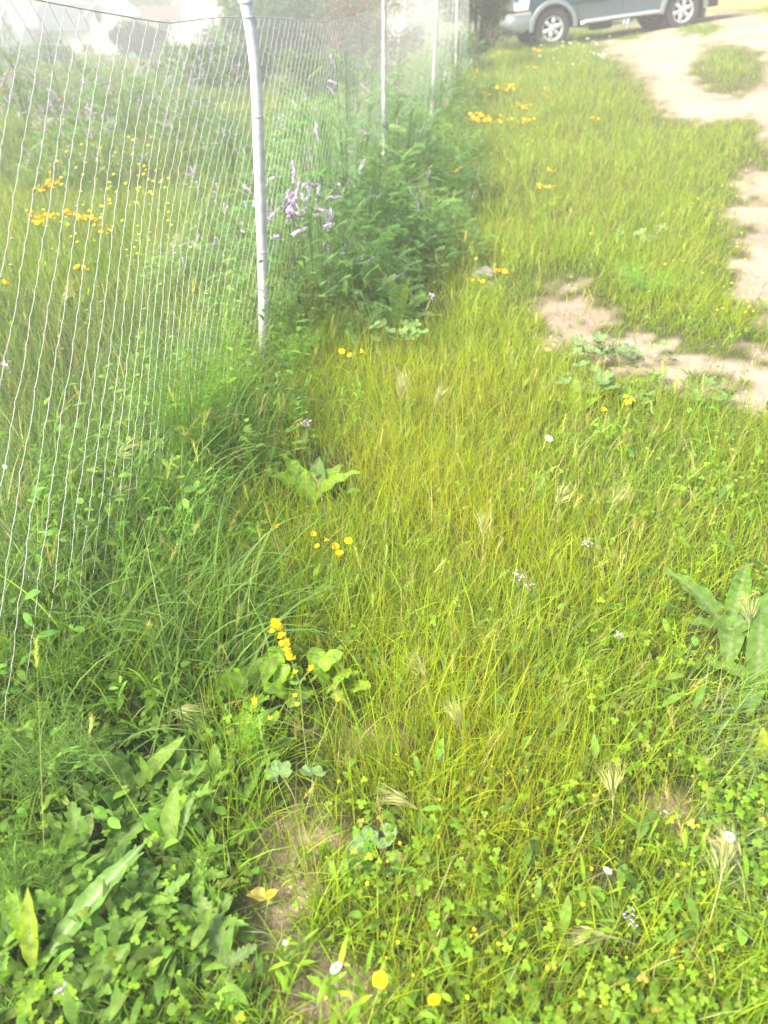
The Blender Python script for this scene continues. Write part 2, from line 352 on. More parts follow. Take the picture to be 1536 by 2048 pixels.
for k in range(12):
    t_ = (k + rng.random(n)) / 12; q = b0 + dn * (hh * t_)[:, None]; d2 = unit(dn * .6 + rng.normal(0, .75, (n, 3)) * np.array([1, 1, .4])); m = rng.random(n) < .8
    blades(g, q[m], d2[m], unit(np.cross(d2, np.array([0, 0, 1.])) + rng.normal(0, .3, (n, 3)))[m], (rng.uniform(.03, .085, n) * (1.1 - .5 * t_))[m], (rng.uniform(.008, .026, n))[m], 4, 'leaf', cw[m], .35)
tag(g.build('tall_weeds', M_LEAF), 'tall leafy weeds growing thickly along the foot of the fence', 'weeds', kind='stuff')
# feathery seed heads of wall barley and bent grasses
def spike(g, p, d, Ls, awn, C, na=26):
    """bristly cylindrical grass heads"""
    n = len(p)
    for k in range(na):
        t = (k + .5) / na; q = p + d * (Ls * t)[:, None]
        dd = unit(d + perp(d) * rng.uniform(.18, .45, (n, 1))); blades(g, q, dd, perp(dd), awn * (1.1 - .5 * t), .0011 + .0008 * (na < 20), 1, 'thread', C)
        blades(g, q, dd, perp(dd), awn * .28, .0032, 2, 'leaf', C)
def stalked_heads(g, x, y, h0, h1, Ls, awn, C, na):
    n = len(x); b0 = np.stack([x, y, ground(x, y)], 1); h = rng.uniform(h0, h1, n)
    dirn = unit(np.stack([rng.normal(0, .16, n), rng.normal(0, .16, n), np.ones(n)], 1))
    blades(g, b0, dirn, perp(dirn), h, .0022, 3, 'thread', C * .8)
    top = b0 + dirn * h[:, None]; d2 = unit(dirn + np.stack([rng.normal(0, .25, n), rng.normal(0, .25, n), np.zeros(n)], 1))
    spike(g, top, d2, rng.uniform(.7, 1.2, n) * Ls, awn, C, na)
g = G(); x, y = scatter(2600, .8, 9, 1.2, 'right'); px, py = project(x, y, ground(x, y, False)); s_, d_, _, _ = bare(x, y)
k = (s_ < .2) & (rng.random(len(x)) < .16 + .7 * np.exp(-((px - 330) / 260) ** 2) * sm((1150 - py) / 200) + .7 * np.exp(-((px - 1150) / 260) ** 2) * sm((1450 - py) / 300)); x, y = x[k], y[k]
hs = 1 + .7 * (project(x, y, ground(x, y, False))[0] < 560); stalked_heads(g, x, y, .18 * hs, .34 * hs, .065, .030, vary(np.array([.42, .43, .13]), len(x), .2), 22)
tag(g.build('barley_heads', M_GRASS), 'soft yellowish wall barley heads standing over the verge grass', 'seed heads', kind='stuff')
g = G(); x, y = scatter(900, 1.0, 14, 1.3, 'left'); stalked_heads(g, x, y, .35, .6, .08, .03, vary(np.array([.34, .36, .14]), len(x), .15), 16)
tag(g.build('meadow_seed_heads', M_GRASS), 'pale bristly grass heads in the meadow behind the fence', 'seed heads', kind='stuff')

def chips(name, x, y, s0_, s1_, C, label):
    n = len(x); s_ = rng.uniform(s0_, s1_, n) * (1 + (rng.random(n) < .06) * 1.5); z = ground(x, y)
    u = rng.normal(0, 1, (n, 8, 3)) * .28 + np.array([[-1, -1, -.6], [1, -1, -.6], [1, 1, -.6], [-1, 1, -.6], [-.7, -.7, .7], [.7, -.7, .7], [.7, .7, .7], [-.7, .7, .7]])[None]
    V = np.stack([x, y, z], 1)[:, None] + u * s_[:, None, None] * np.array([1, 1, .7]); f = np.array([(0, 1, 5, 4), (1, 2, 6, 5), (2, 3, 7, 6), (3, 0, 4, 7), (4, 5, 6, 7)])
    g = G().add(V, np.arange(n)[:, None, None] * 8 + f[None], np.repeat(vary(C, n, .2, .05), 8, 0)); tag(g.build(name, M_DUST, None, False), label, 'gravel', kind='stuff')
M_DUST = mat('dusty_stone', rough=.95, spec=.1, attr=True)
x, y = scatter(30000, 2.5, 24, 1.3, 'right'); s_, d_, px, py = bare(x, y); k = s_ > .45; k &= rng.random(len(x)) < .35; chips('gravel', x[k], y[k], .003, .012, cs * 1.05, 'small pale stones scattered over the sandy track')
x, y = scatter(14000, .5, 2.2, 1.0, 'right'); s_, d_, px, py = bare(x, y); k = d_ > .3; k &= rng.random(len(x)) < .5; chips('soil_crumbs', x[k], y[k], .001, .0035, cd * 1.1, 'brown soil crumbs on the bare patches at the bottom')
# ------------------------------------------------------------ fence
H_F = 1.55
root = thing('chain_link_fence', (fence_x(3.86), 3.86, 0), 'galvanised chain-link wire fence with grey steel posts running along the left', 'fence')
O = np.array(root.location)
gA, gB = G(), G()
s0, h0 = .086, .0515; nI, nJ = 400, 30
def fpt(i, j, off=0.0):
    u = .2 + i * s0 + j * s0 * .6
    yy = u; gz = ground(fence_x(yy), yy, False)
    ph = (yy - 3.86) / 3.72; sag = -.04 * np.sin(np.pi * (ph - np.floor(ph))) ** 2
    z = gz + .03 + j * h0 * (1 + sag / 1.55) * (1 + .07 * np.clip(3.1 - yy, 0, 2)) + .004 * np.sin(i * 2.3 + j)
    bul = .05 * np.sin(yy * 1.9 + 1) * np.sin(j / 30 * 3) * sm((4.2 - yy) / 1.5) + .003 * np.sin(i * .7) - .10 * np.clip((3.0 - yy), 0, 1.5) * (1 - j / 30) ** 2
    return np.stack([fence_x(yy) - bul * 1 + off + .0015 * np.sin(i * 5.1 + j * 2), yy + .004 * np.sin(j * 4.1 + i), z], -1)
def wires(g, di_, r, off):
    I, J = np.meshgrid(np.arange(-34, nI), np.arange(0, nJ), indexing='ij'); I = I.ravel(); J = J.ravel()
    a = fpt(I, J); b_ = fpt(I + di_, J + 1); ok = (a[:, 1] > .15) & (b_[:, 1] > .15) & (a[:, 1] < 24) & (b_[:, 1] < 24)
    a, b_ = a[ok], b_[ok]; m1 = a * .75 + b_ * .25; m2 = a * .25 + b_ * .75
    m1[:, 0] += off; m2[:, 0] += off; P = np.stack([a, m1, m2, b_], 1) - O
    T = unit(b_ - a); A = unit(np.cross(T, np.array([1., 0, 0]))); B = np.cross(T, A)
    sides = 4; an = np.arange(sides) * np.pi / 2
    rr = r * np.ones(len(a))
    V = P[:, :, None] + (A[:, None, None] * np.cos(an)[None, None, :, None] + B[:, None, None] * np.sin(an)[None, None, :, None]) * rr[:, None, None, None]
    n = len(a); idx = []
    for s in range(3):
        for j in range(sides):
            k = (j + 1) % sides; idx.append((s * 4 + j, s * 4 + k, s * 4 + 4 + k, s * 4 + 4 + j))
    g.add(V, (np.arange(n)[:, None, None] * 16 + np.array(idx)[None]), (.6, .6, .6))
g = G(); wires(g, 0, .00095, .0022); wires(g, -1, .0006, -.0022)
g.build('wire_mesh', M_WIRE, root)
g = G(); yy = np.linspace(.3, 24, 160); tp = np.stack([fence_x(yy), yy, ground(fence_x(yy), yy, False) + .03 + 30 * h0 * (1 - .026 * np.sin(np.pi * ((yy - 3.86) / 3.72 % 1)) ** 2) * (1 + .07 * np.clip(3.1 - yy, 0, 2))], 1) - O
tube(g, tp, .0022, 5, (.6, .6, .6)); g.build('top_wire', M_WIRE, root)
def post(path, r):
    g = G(); path = np.asarray(path); tube(g, path, r, 14)
    # flat cap with a small lip
    top = path[-1]; tube(g, [top - [0, 0, .004], top + [0, 0, .012], top + [0, 0, .02], top + [0, 0, .021]], [r + .004, r + .004, r * .7, .001], 14)
    o = g.build('post', M_POST, root)
    for f in (.25, .55, .9):
        k = f * (len(path) - 1); i0 = int(k); q = path[i0] * (1 - k + i0) + path[min(i0 + 1, len(path) - 1)] * (k - i0)
        b2 = G(); a = np.linspace(0, 6.9, 16); ring = np.stack([q[0] + (r + .002) * np.cos(a), q[1] + (r + .002) * np.sin(a), q[2] + .004 * a], 1); tube(b2, ring, .0018, 4); b2.build('tie_wire', M_WIRE, o)
    return o
pts = [depth(a, b_, 3.84) for a, b_ in ((528, 745), (527, 600), (524, 480), (519, 350), (515, 220), (511, 130), (502, 62), (491, 4))]
pp = np.array([list(p) for p in pts]) - O; tt = np.linspace(0, 7, 30); pp = np.stack([np.interp(tt, range(8), pp[:, k]) for k in range(3)], 1)
for _ in range(2): pp[1:-1] = (pp[:-2] + pp[1:-1] * 2 + pp[2:]) / 4
post(pp, .0255)
for d_, ln in ((7.58, .0), (11.3, .01), (15.0, -.01), (18.7, .0), (22.4, .01)):
    gz = float(ground(fence_x(d_), d_, False))
    post(np.array([[fence_x(d_) + ln * k, d_, gz - .05 + k * 1.7 / 5] for k in range(6)]) - O, .018)

# ------------------------------------------------------------ plant kits
def big_leaf(L_, W_, prof, C, elev=.9, bend=-.8, fold=.25, wave=.06, nw=5, tooth=0, nt_=9, nl=18, na=6, rib=(.35, .42, .18), jit=0):
    """one broad leaf growing from the origin towards +Y; returns (V,Q,C)"""
    t = np.linspace(0, 1, nl + 1); th = elev + bend * t; st = L_ / nl
    yv = np.concatenate([[0], np.cumsum(np.cos(th[1:]) * st)]); zv = np.concatenate([[0], np.cumsum(np.sin(th[1:]) * st)])
    s = np.linspace(-1, 1, na + 1)
    if prof == 'dock': w_ = np.sin(np.pi * np.clip(t, 0, 1) ** .75) ** .75 * (1 - .25 * t)
    elif prof == 'spoon': w_ = np.clip(.12 + .88 * sm((t - .25) / .45), 0, 1) * np.sqrt(np.clip(1 - ((t - .72) / .285).clip(0, 1) ** 2, 0, 1))
    elif prof == 'lance': w_ = np.sin(np.pi * np.clip(t * .97 + .02, 0, 1)) ** 1.1
    else: w_ = (.25 + .75 * np.sin(np.pi * np.clip(t * .8 + .12, 0, 1)) ** .9) * np.where(t > .85, np.sqrt(np.clip((1 - t) / .15, 0, 1)), 1)
    if tooth: w_ = w_ * (1 - tooth * (1 - np.abs(((t * nt_) % 1) * 1.0)) * (t < .93))
    w_ = np.maximum(w_, .03) * W_ / 2
    ph = random.random() * 6
    X_ = s[None] * w_[:, None]; up = (np.abs(s)[None] ** 1.3) * w_[:, None] * fold + (s[None] ** 2) * W_ * wave * np.sin(t[:, None] * nw * 6.28 + ph + (s[None] > 0) * 1.3)
    Y_ = yv[:, None] - up * np.sin(th)[:, None]; Z_ = zv[:, None] + up * np.cos(th)[:, None]
    V = np.stack([X_ + np.sin(t * 3 + ph)[:, None] * jit * L_, Y_, Z_], 2).reshape(-1, 3); m = na + 1
    i = np.arange(nl)[:, None] * m + np.arange(na)[None]; Q = np.stack([i, i + 1, i + m + 1, i + m], 2).reshape(-1, 4)
    vein = np.exp(-(s / .10) ** 2)[None] * np.ones((nl + 1, 1)); vein = vein + .3 * (np.abs(((t[:, None] * 14 + np.abs(s)[None] * 2.5) % 1) - .5) > .42)
    vein = np.clip(vein, 0, 1).reshape(-1, 1); C = np.asarray(C)[None] * np.exp(rng.normal(0, .05, (len(V), 1)))
    return V, Q, C * (1 - vein * .7) + np.asarray(rib)[None] * vein * .7 * .6
def rot(V, az, tilt=0, off=(0, 0, 0), roll=0):
    Mx = np.array(Matrix.Rotation(az, 3, 'Z') @ Matrix.Rotation(tilt, 3, 'X') @ Matrix.Rotation(roll, 3, 'Y')); return V @ Mx.T + np.asarray(off)
def palmate(Rr, C, lobes=5, cup=.18):
    na, nr = 40, 6; a = np.linspace(R(-160), R(160), na + 1); r = np.linspace(.02, 1, nr + 1)
    ph = (a - a[0]) / (a[-1] - a[0]) * lobes; edge = .80 + .20 * np.abs(np.sin(np.pi * ph)) ** .6 + .025 * np.sin(ph * 26)
    rr = r[:, None] * edge[None] * Rr; pleat = .07 * Rr * np.cos(2 * np.pi * ph)[None] * r[:, None] ** 1.2
    V = np.stack([rr * np.sin(a)[None], rr * np.cos(a)[None], cup * rr ** 2 / Rr - pleat], 2).reshape(-1, 3); m = na + 1
    i = np.arange(nr)[:, None] * m + np.arange(na)[None]; Q = np.stack([i, i + 1, i + m + 1, i + m], 2).reshape(-1, 4)
    v = (np.abs(np.sin(np.pi * ph)) > .97)[None] * np.ones((nr + 1, 1)); v = v.reshape(-1, 1)
    return V, Q, np.asarray(C)[None] * (1 + .5 * v)
def leaf_obj(parent, data, az=0, tilt=0, off=(0, 0, 0), roll=0, name='leaf', label=None):
    V, Q, C = data; g = G().add(rot(V, az, tilt, off, roll), Q, C); o = g.build(name, M_LEAF, parent)
    if label: o['label'] = label
    return o
def rosette(name, loc, label, cat, leaves, group=None):
    """leaves: (az_deg, L, W, prof, colour, elev, bend, kw)"""
    o = thing(name, loc, label, cat, group)
    up = .05 if loc[1] < 2.2 else 0
    for az, L_, W_, prof, c, el, be, kw in leaves:
        leaf_obj(o, big_leaf(L_, W_, prof, c, el, be, **kw), R(-az), 0, (random.uniform(-.01, .01), random.uniform(-.01, .01), up))
    if up:
        g = G(); tube(g, [(0, 0, -.01), (.003, 0, up * .6), (0, 0, up + .01)], .003, 6, (.14, .2, .06)); g.build('stem', M_STEM, o)
    return o
MGc = (.13, .25, .03); LG = (.20, .36, .02); DG = (.11, .22, .025); GG = (.22, .34, .09); YL = (.24, .34, .02)
W1 = dict(wave=.07, nw=4); TO = dict(tooth=.45, nt_=8, wave=.03, nl=44)
def az_to(p, px, py, h=0):
    q = at(px, py, h); return math.degrees(math.atan2(q[0] - p[0], q[1] - p[1]))
# docks
rosette('dock_plant', at(795, 655), 'dock with broad glossy leaves beside the purple vetch', 'plant',
 [(10, .30, .10, 'dock', LG, 1.2, -.5, W1), (-60, .30, .11, 'dock', DG, .8, -.9, W1), (60, .28, .10, 'dock', LG, 1.0, -.8, W1), (100, .30, .11, 'dock', GG, .75, -.9, W1), (-110, .26, .1, 'dock', DG, .7, -.8, W1), (165, .30, .10, 'dock', LG, .55, -.7, W1), (-20, .34, .09, 'dock', LG, 1.3, -.3, W1), (35, .3, .08, 'dock', YL, 1.35, -.3, W1)])
rosette('dock_plant', at(1445, 1300), 'large dock with long wavy leaves at the right edge of the grass', 'plant',
 [(-40, .26, .085, 'dock', (.11, .21, .03), .75, -.7, W1), (-88, .15, .05, 'dock', DG, .5, -.6, W1), (-158, .19, .08, 'dock', (.12, .22, .04), .8, -1.6, W1), (76, .32, .10, 'dock', (.10, .20, .03), .75, -1.0, W1), (110, .22, .08, 'dock', DG, .5, -.9, W1), (28, .30, .07, 'dock', DG, .6, -.7, W1)])
rosette('dock_plant', at(1500, 1400), 'smaller dock with drooping leaves just below the large one at the right edge', 'plant',
 [(-60, .16, .06, 'dock', MGc, .7, -1.2, W1), (20, .24, .08, 'dock', (.10, .20, .03), .9, -.9, W1), (95, .2, .07, 'dock', DG, .6, -.8, W1), (-150, .15, .06, 'dock', MGc, .5, -.9, W1)])
rosette('dock_plant', at(625, 1010), 'dock with upright leaves behind the orange marigolds, mid left', 'plant',
 [(-35, .26, .085, 'dock', LG, 1.0, -1.0, W1), (35, .22, .075, 'dock', LG, .9, -1.0, W1), (80, .24, .08, 'dock', LG, .9, -.7, W1), (-80, .24, .09, 'dock', LG, .9, -.6, W1), (5, .2, .085, 'dock', (.13, .22, .05), .9, -.5, W1)])
rosette('dock_plant', at(1150, 835), 'single upright yellow-green dock near the bare earth path', 'plant',
 [(-5, .17, .075, 'dock', YL, 1.3, -.3, W1), (70, .14, .06, 'dock', LG, .8, -.6, W1), (-80, .14, .06, 'dock', LG, .8, -.6, W1)])
rosette('broad_leaf_weed', at(1510, 1535), 'upright yellow-green oval leaf at the right edge above the trodden grass', 'plant',
 [(0, .085, .042, 'dock', (.30, .38, .02), 1.3, -.3, dict(wave=.03, nw=2)), (120, .07, .03, 'dock', LG, .7, -.6, W1), (-100, .07, .03, 'dock', LG, .7, -.6, W1)])
# lower left big leaves
p = at(95, 1985)
rosette('sow_thistle', p, 'long bright leaf with pale midrib rising from a rosette, bottom left', 'plant',
 [(az_to(p, 235, 1790, .1), .30, .055, 'lance', (.12, .24, .04), .55, -.3, dict(rib=(.6, .7, .45), tooth=.12, nt_=12, nl=36)), (-40, .18, .045, 'lance', LG, .9, -.6, TO), (-90, .16, .05, 'lance', LG, .6, -.5, TO), (130, .15, .05, 'lance', LG, .5, -.6, TO), (-10, .17, .035, 'lance', YL, 1.1, -.4, W1), (170, .13, .04, 'lance', LG, .6, -.5, TO)])
p = at(195, 1780)
rosette('dandelion_rosette', p, 'dark toothed dandelion-like rosette below the fennel, lower left', 'plant',
 [(-25, .16, .055, 'jag', DG, .9, -.7, TO), (45, .17, .055, 'jag', DG, .5, -.5, TO), (100, .15, .05, 'jag', (.06, .15, .04), .6, -.8, TO), (165, .15, .055, 'jag', LG, .6, -.8, TO), (-110, .15, .05, 'jag', DG, .6, -.7, TO), (-160, .13, .045, 'jag', DG, .5, -.7, TO)])
p = at(285, 1600)
rosette('broad_leaf_weed', p, 'pair of broad light green leaves forming a V, lower left', 'plant',
 [(az_to(p, 205, 1520, .1), .16, .07, 'dock', (.16, .28, .03), .75, -.5, dict(wave=.05, nw=5, tooth=.08, nt_=14, nl=42)), (az_to(p, 395, 1500, .1), .17, .055, 'dock', (.17, .29, .03), .7, -.2, dict(wave=.03)), (170, .08, .04, 'dock', DG, .5, -.5, W1)])
p = at(350, 1745)
rosette('broad_leaf_weed', p, 'tall narrow light green leaf standing just right of the leaf pair', 'plant',
 [(15, .17, .045, 'lance', (.16, .28, .04), 1.2, -.35, W1), (40, .15, .035, 'lance', (.13, .22, .07), 1.1, -.3, W1), (-60, .09, .04, 'dock', DG, .6, -.5, W1)])
p = at(455, 1975)
rosette('sow_thistle', p, 'toothed grey-green leaf lying towards bottom centre below the soil patch', 'plant',
 [(-32, .14, .06, 'jag', (.15, .25, .06), .45, -.5, TO), (150, .09, .04, 'jag', (.13, .22, .06), .4, -.6, TO), (60, .08, .035, 'jag', (.13, .22, .06), .6, -.6, TO)])
p = at(195, 1650)
rosette('branching_weed', p, 'brown stalked weed with narrow grey-green leaves under the fennel', 'plant',
 [(105, .10, .03, 'lance', GG, .4, -.5, {}), (-150, .12, .035, 'lance', GG, .3, -.6, {}), (-40, .08, .03, 'lance', GG, .7, -.5, {}), (60, .09, .025, 'lance', GG, .6, -.4, {}), (170, .09, .03, 'lance', GG, .3, -.6, {})])
rosette('lobed_leaf_plant', at(205, 1260), 'bright lobed leaf spread in front of the wire fence', 'plant',
 [(-65, .15, .075, 'jag', (.12, .25, .05), .9, -.9, dict(tooth=.6, nt_=4, nl=48)), (5, .14, .06, 'jag', (.12, .25, .05), 1.1, -.9, dict(tooth=.6, nt_=4, nl=48)), (70, .16, .065, 'jag', (.12, .25, .05), 1.0, -.9, dict(tooth=.6, nt_=4, nl=48))])
rosette('broad_leaf_weed', at(90, 1170), 'tall pointed leaf behind the lower left wires', 'plant',
 [(20, .27, .075, 'dock', (.12, .22, .05), 1.25, -.35, W1), (75, .22, .06, 'dock', (.12, .22, .05), 1.0, -.3, W1), (-60, .18, .06, 'dock', LG, .9, -.6, W1)])
# leafy spoon rosette beneath the mustard
for i_, (a, b_, lb) in enumerate(((515, 1415, 'dense tuft of lobed spoon-shaped leaves left of the mustard stem'), (640, 1400, 'tuft of spoon-shaped leaves right behind the mustard stem'), (470, 1215, 'small round-leaved weed beside the dead twig'), (640, 1235, 'round pale leaf weed between marigolds and mustard'))):
    o = thing('leafy_rosette', at(a, b_), lb, 'plant')
    for k in range((26, 20, 7, 8)[i_]):
        L_ = random.uniform(.09, .16) if i_ < 2 else random.uniform(.05, .08)
        leaf_obj(o, big_leaf(L_, L_ * .36 if i_ < 2 else L_ * .6, 'spoon', np.array(LG) * random.uniform(.7, 1.25), random.uniform(.6, 1.35), -.6, wave=.08, nw=3, nl=14, na=4), random.uniform(0, 6.28), 0, (random.uniform(-.05, .05), random.uniform(-.05, .05), .04))
for k in range(18):
    a, b_ = random.choice([(random.uniform(20, 430), random.uniform(1600, 2000)), (random.uniform(300, 560), random.uniform(1450, 1700)), (random.uniform(20, 430), random.uniform(1700, 2040))])
    lv = [(j * 360 / 7 + random.uniform(-20, 20), random.uniform(.06, .13), random.uniform(.022, .042), random.choice(['jag', 'lance', 'dock']), np.array(DG) * random.uniform(.8, 1.5), random.uniform(.3, 1.0), random.uniform(-.9, -.3), random.choice([TO, W1])) for j in range(random.randint(5, 8))]
    rosette('toothed_weed', at(a, b_), 'small green weed rosette crowded into the lower left ground cover', 'plant', lv, 'small weed rosettes at the lower left')
# mallows
def mallow(loc, label, heads, c=(.17, .28, .13), group=None):
    o = thing('mallow', loc, label, 'plant', group); g = G()
    for dx, dy, h, r in heads:
        tube(g, curve_pts((0, 0, 0), (dx, dy, h), (.01, 0, .01)), .0016, 5, (.2, .2, .1))
        leaf_obj(o, palmate(r, np.array(c) * random.uniform(.85, 1.15)), random.uniform(0, 6.28), R(random.uniform(-30, 30)), (dx, dy, h), R(random.uniform(-25, 25)))
    g.build('stem', M_STEM, o); return o
mallow(at(600, 1650), 'grey-green mallow with two lobed leaves below the mustard stem', [(-.05, .07, .10, .034), (.03, .06, .11, .032)], (.17, .28, .10))
mallow(at(745, 1740), 'mallow with crinkled round leaves right of the bare soil', [(-.015, .03, .05, .032), (.03, .03, .06, .032), (-.03, -.0, .04, .026), (.05, -.02, .04, .022)], (.17, .28, .12))
mallow(at(560, 1895), 'low mallow with pale green leaves by the fallen yellow leaf', [(-.07, .0, .03, .025), (-.10, -.05, .03, .025)], DG)
mallow(at(1235, 735), 'pale bluish mallow spreading on the edge of the bare path', [(random.uniform(-.25, .3), random.uniform(-.2, .22), random.uniform(.03, .10), random.uniform(.025, .042)) for _ in range(24)], (.17, .28, .11))
mallow(at(1180, 800), 'pale bluish mallow just left of the orange marigolds', [(random.uniform(-.2, .2), random.uniform(-.15, .15), random.uniform(.06, .13), random.uniform(.035, .05)) for _ in range(14)], (.17, .28, .11))
mallow(at(1340, 800), 'spreading grey-green mallow below the bare path', [(random.uniform(-.35, .3), random.uniform(-.15, .18), random.uniform(.04, .09), random.uniform(.03, .045)) for _ in range(22)], (.16, .26, .08))
mallow(at(800, 720), 'mallow with round leaves right of the three marigolds', [(random.uniform(-.16, .16), random.uniform(-.12, .12), random.uniform(.08, .2), random.uniform(.03, .045)) for _ in range(14)], (.17, .28, .08))
mallow(at(1290, 490), 'bluish mallow in the grass left of the sandy edge', [(random.uniform(-.25, .25), random.uniform(-.2, .2), random.uniform(.06, .12), random.uniform(.04, .055)) for _ in range(12)], (.22, .34, .18))
# fennel
def fennel(loc, label, H_, n_br, spread, c, s=1, wd=.0011):
    o = thing('fennel', loc, label, 'plant'); gs = G()
    for b_ in range(n_br):
        a = random.uniform(0, 6.28); hh = H_ * random.uniform(.55, 1); r = spread * random.uniform(.3, 1)
        p1 = np.array([math.cos(a) * r, math.sin(a) * r, hh]); path = curve_pts((0, 0, 0), p1, (-p1[0] * .15, -p1[1] * .15, .05)); tube(gs, path, np.linspace(.003, .0008, 8), 5, np.array(c) * 1.2)
        g = G()
        k = rng.integers(2, 8, 14); q0 = path[k] + rng.normal(0, .006, (14, 3)); d1 = unit(rng.normal(0, 1, (14, 3)) + unit(p1) * .9); L1 = rng.uniform(.06, .13, 14) * s
        blades(g, q0, d1, perp(d1), L1, wd * 1.3, 2, 'thread', vary(c, 14, .2))
        m = 8; tt_ = rng.random((14, m)); q1 = (q0[:, None] + d1[:, None] * (L1[:, None] * tt_)[..., None]).reshape(-1, 3)
        d2 = unit(np.repeat(d1, m, 0) * .5 + rng.normal(0, .7, (14 * m, 3))); L2 = rng.uniform(.014, .035, 14 * m) * s
        blades(g, q1, d2, perp(d2), L2, wd, 1, 'thread', vary(c, 14 * m, .25))
        q2 = q1 + d2 * (L2 * .6)[:, None]; d3 = unit(d2 + rng.normal(0, .8, d2.shape)); blades(g, q2, d3, perp(d3), L2 * .7, wd * .8, 1, 'thread', vary(c, 14 * m, .25))
        g.build('frond', M_LEAF, o)
    gs.build('stem', M_STEM, o); return o
fennel(at(395, 1000), 'big feathery fennel in front of the fence, mid left', .66, 24, .2, (.13, .26, .03), 1.15, .0014)
fennel(at(470, 900), 'feathery fennel clump right of the tallest one', .54, 16, .16, (.15, .29, .03), 1.1, .0014)
fennel(at(330, 1110), 'low feathery fennel at the front of the clump', .30, 14, .14, (.13, .27, .03))
fennel(at(110, 1620), 'feathery fennel with dark stalks at the lower left edge', .24, 20, .15, (.14, .25, .05))
fennel(at(60, 1820), 'low feathery fennel tuft near the bottom left corner', .16, 12, .10, (.14, .26, .04), .8)
fennel(at(145, 1400), 'fine feathery fennel under the lower left wires', .2, 12, .13, (.16, .3, .03), .8)
fennel(at(515, 1530), 'short bright feathery sprig left of the mallow leaves', .12, 8, .06, (.22, .42, .03), .55)
fennel(at(1290, 600), 'feathery low plant beside the bare earth patch', .18, 14, .25, (.20, .35, .05), 1.2, .002)
fennel(at(590, 760), 'feathery fennel at the foot of the near fence post', .25, 12, .2, (.17, .32, .04), 1.0, .0014)
# arching single brome panicles
def panicle(loc, top, label, c=(.36, .38, .16), n=16, group=None, name='brome_grass', sz=1):
    o = thing(name, loc, label, 'grass', group); top = np.array(top, float)
    path = curve_pts((0, 0, 0), top, (-top[0] * .1, -top[1] * .1, top[2] * .18), 10); g = G(); tube(g, path, np.linspace(.0014, .0007, 10), 4, np.array(c) * .8); g.build('stalk', M_STEM, o)
    g = G(); k = np.linspace(6.5, 9, n); P = np.stack([np.interp(k, range(10), path[:, j]) for j in range(3)], 1); T = unit(path[-1] - path[6])
    d = unit(T[None] + rng.normal(0, .17, (n, 3)) + np.array([0, 0, -.2])); blades(g, P, d, perp(d), .035 * sz, .0007, 2, 'thread', c, .2)
    q = P + d * .025 * sz; d2 = unit(d + np.array([0, 0, -.35])); blades(g, q, d2, perp(d2), .026 * sz, .0045 * sz, 3, 'leaf', vary(c, n))
    for _ in range(3):
        d3 = unit(d2 + rng.normal(0, .13, (n, 3))); blades(g, q + d2 * .018 * sz, d3, perp(d3), .035 * sz, .0007, 1, 'thread', vary(np.array(c) * 1.1, n))
    g.build('seed_head', M_GRASS, o); return o
for a, b_, tx, ty, tz, lb in ((225, 1080, .10, .02, .33, 'pale drooping brome head against the wires, left'), (215, 1120, .09, -.02, .27, 'lower drooping brome head against the wires, left'),
 (310, 1480, .08, -.02, .14, 'pale bristly brome head bending over the soil, lower left'), (345, 1390, -.03, .05, .16, 'upright bristly brome head left of the leaf tuft'),
 (1215, 1690, .0, .04, .12, 'pale braided grass head standing right of centre, lower right'), (870, 1680, -.06, .02, .10, 'pale grass head leaning left in the low centre'),
 (1290, 1930, -.11, .0, .09, 'arching pale grass head above the lower right clover'), (1400, 1900, .03, .07, .17, 'pale dry grass head at the lower right, left of the edge'), (1480, 1850, -.03, .05, .16, 'pale dry grass head at the lower right edge'),
 (820, 880, -.02, .03, .26, 'pale tufted grass head right of the spot where fennel ends'), (800, 900, .0, .03, .25, 'pale grass head at the left of the central tuft'), (855, 910, .03, .02, .25, 'pale grass head at the right of the central tuft'),
 (610, 660, .03, .0, .32, 'pale drooping grass head in front of the purple vetch'), (590, 640, .05, .02, .3, 'pale drooping grass head beside the near post'), (960, 1180, .0, .03, .2, 'pale grass head in the centre of the yellow grass'),
 (1080, 1130, .04, .03, .22, 'pale grass head right of the centre among barley'), (1180, 1150, .05, .05, .24, 'reddish pale grass head leaning right, middle right'), (865, 1430, -.02, .02, .12, 'small pale branching grass head low in the yellow grass'),
 (1480, 1330, .0, .03, .13, 'pale grass head in front of the right dock'), (930, 1560, -.02, .03, .15, 'thin reddish grass head above the lower clover'), (330, 640, .1, .1, .45, 'tall pale grass head beyond the middle wires'), (130, 800, .1, .1, .5, 'tall soft grass head beyond the left wires')):
    panicle(at(a, b_), (tx, ty, tz), lb, n=24, sz=1.15)
# nodding blades: long single leaves curved over (things that catch the eye)
for a, b_, L_, azd, lb in ((220, 1240, .45, 75, 'long bluish grass leaf arching right in front of the wires'), (240, 1300, .36, 100, 'bluish grass leaf trailing right above the dead twig'), (300, 1330, .34, 95, 'grey-green grass leaf arching to the right beside the twig'), (1110, 1330, .2, 50, 'thin curved blade in the middle right grass'), (340, 1010, .34, 90, 'long horizontal blade crossing in front of the fennel')):
    o = thing('long_grass_leaf', at(a, b_), lb, 'grass leaf'); g = G()
    ribbons(g, np.zeros((1, 3)), np.array([R(azd)]), np.array([L_]), np.array([.008]), np.array([.25]), np.array([1.7]), 14, 'grass', np.array([[.10, .20, .09]]), face=.05); g.build('blade', M_GRASS, o)

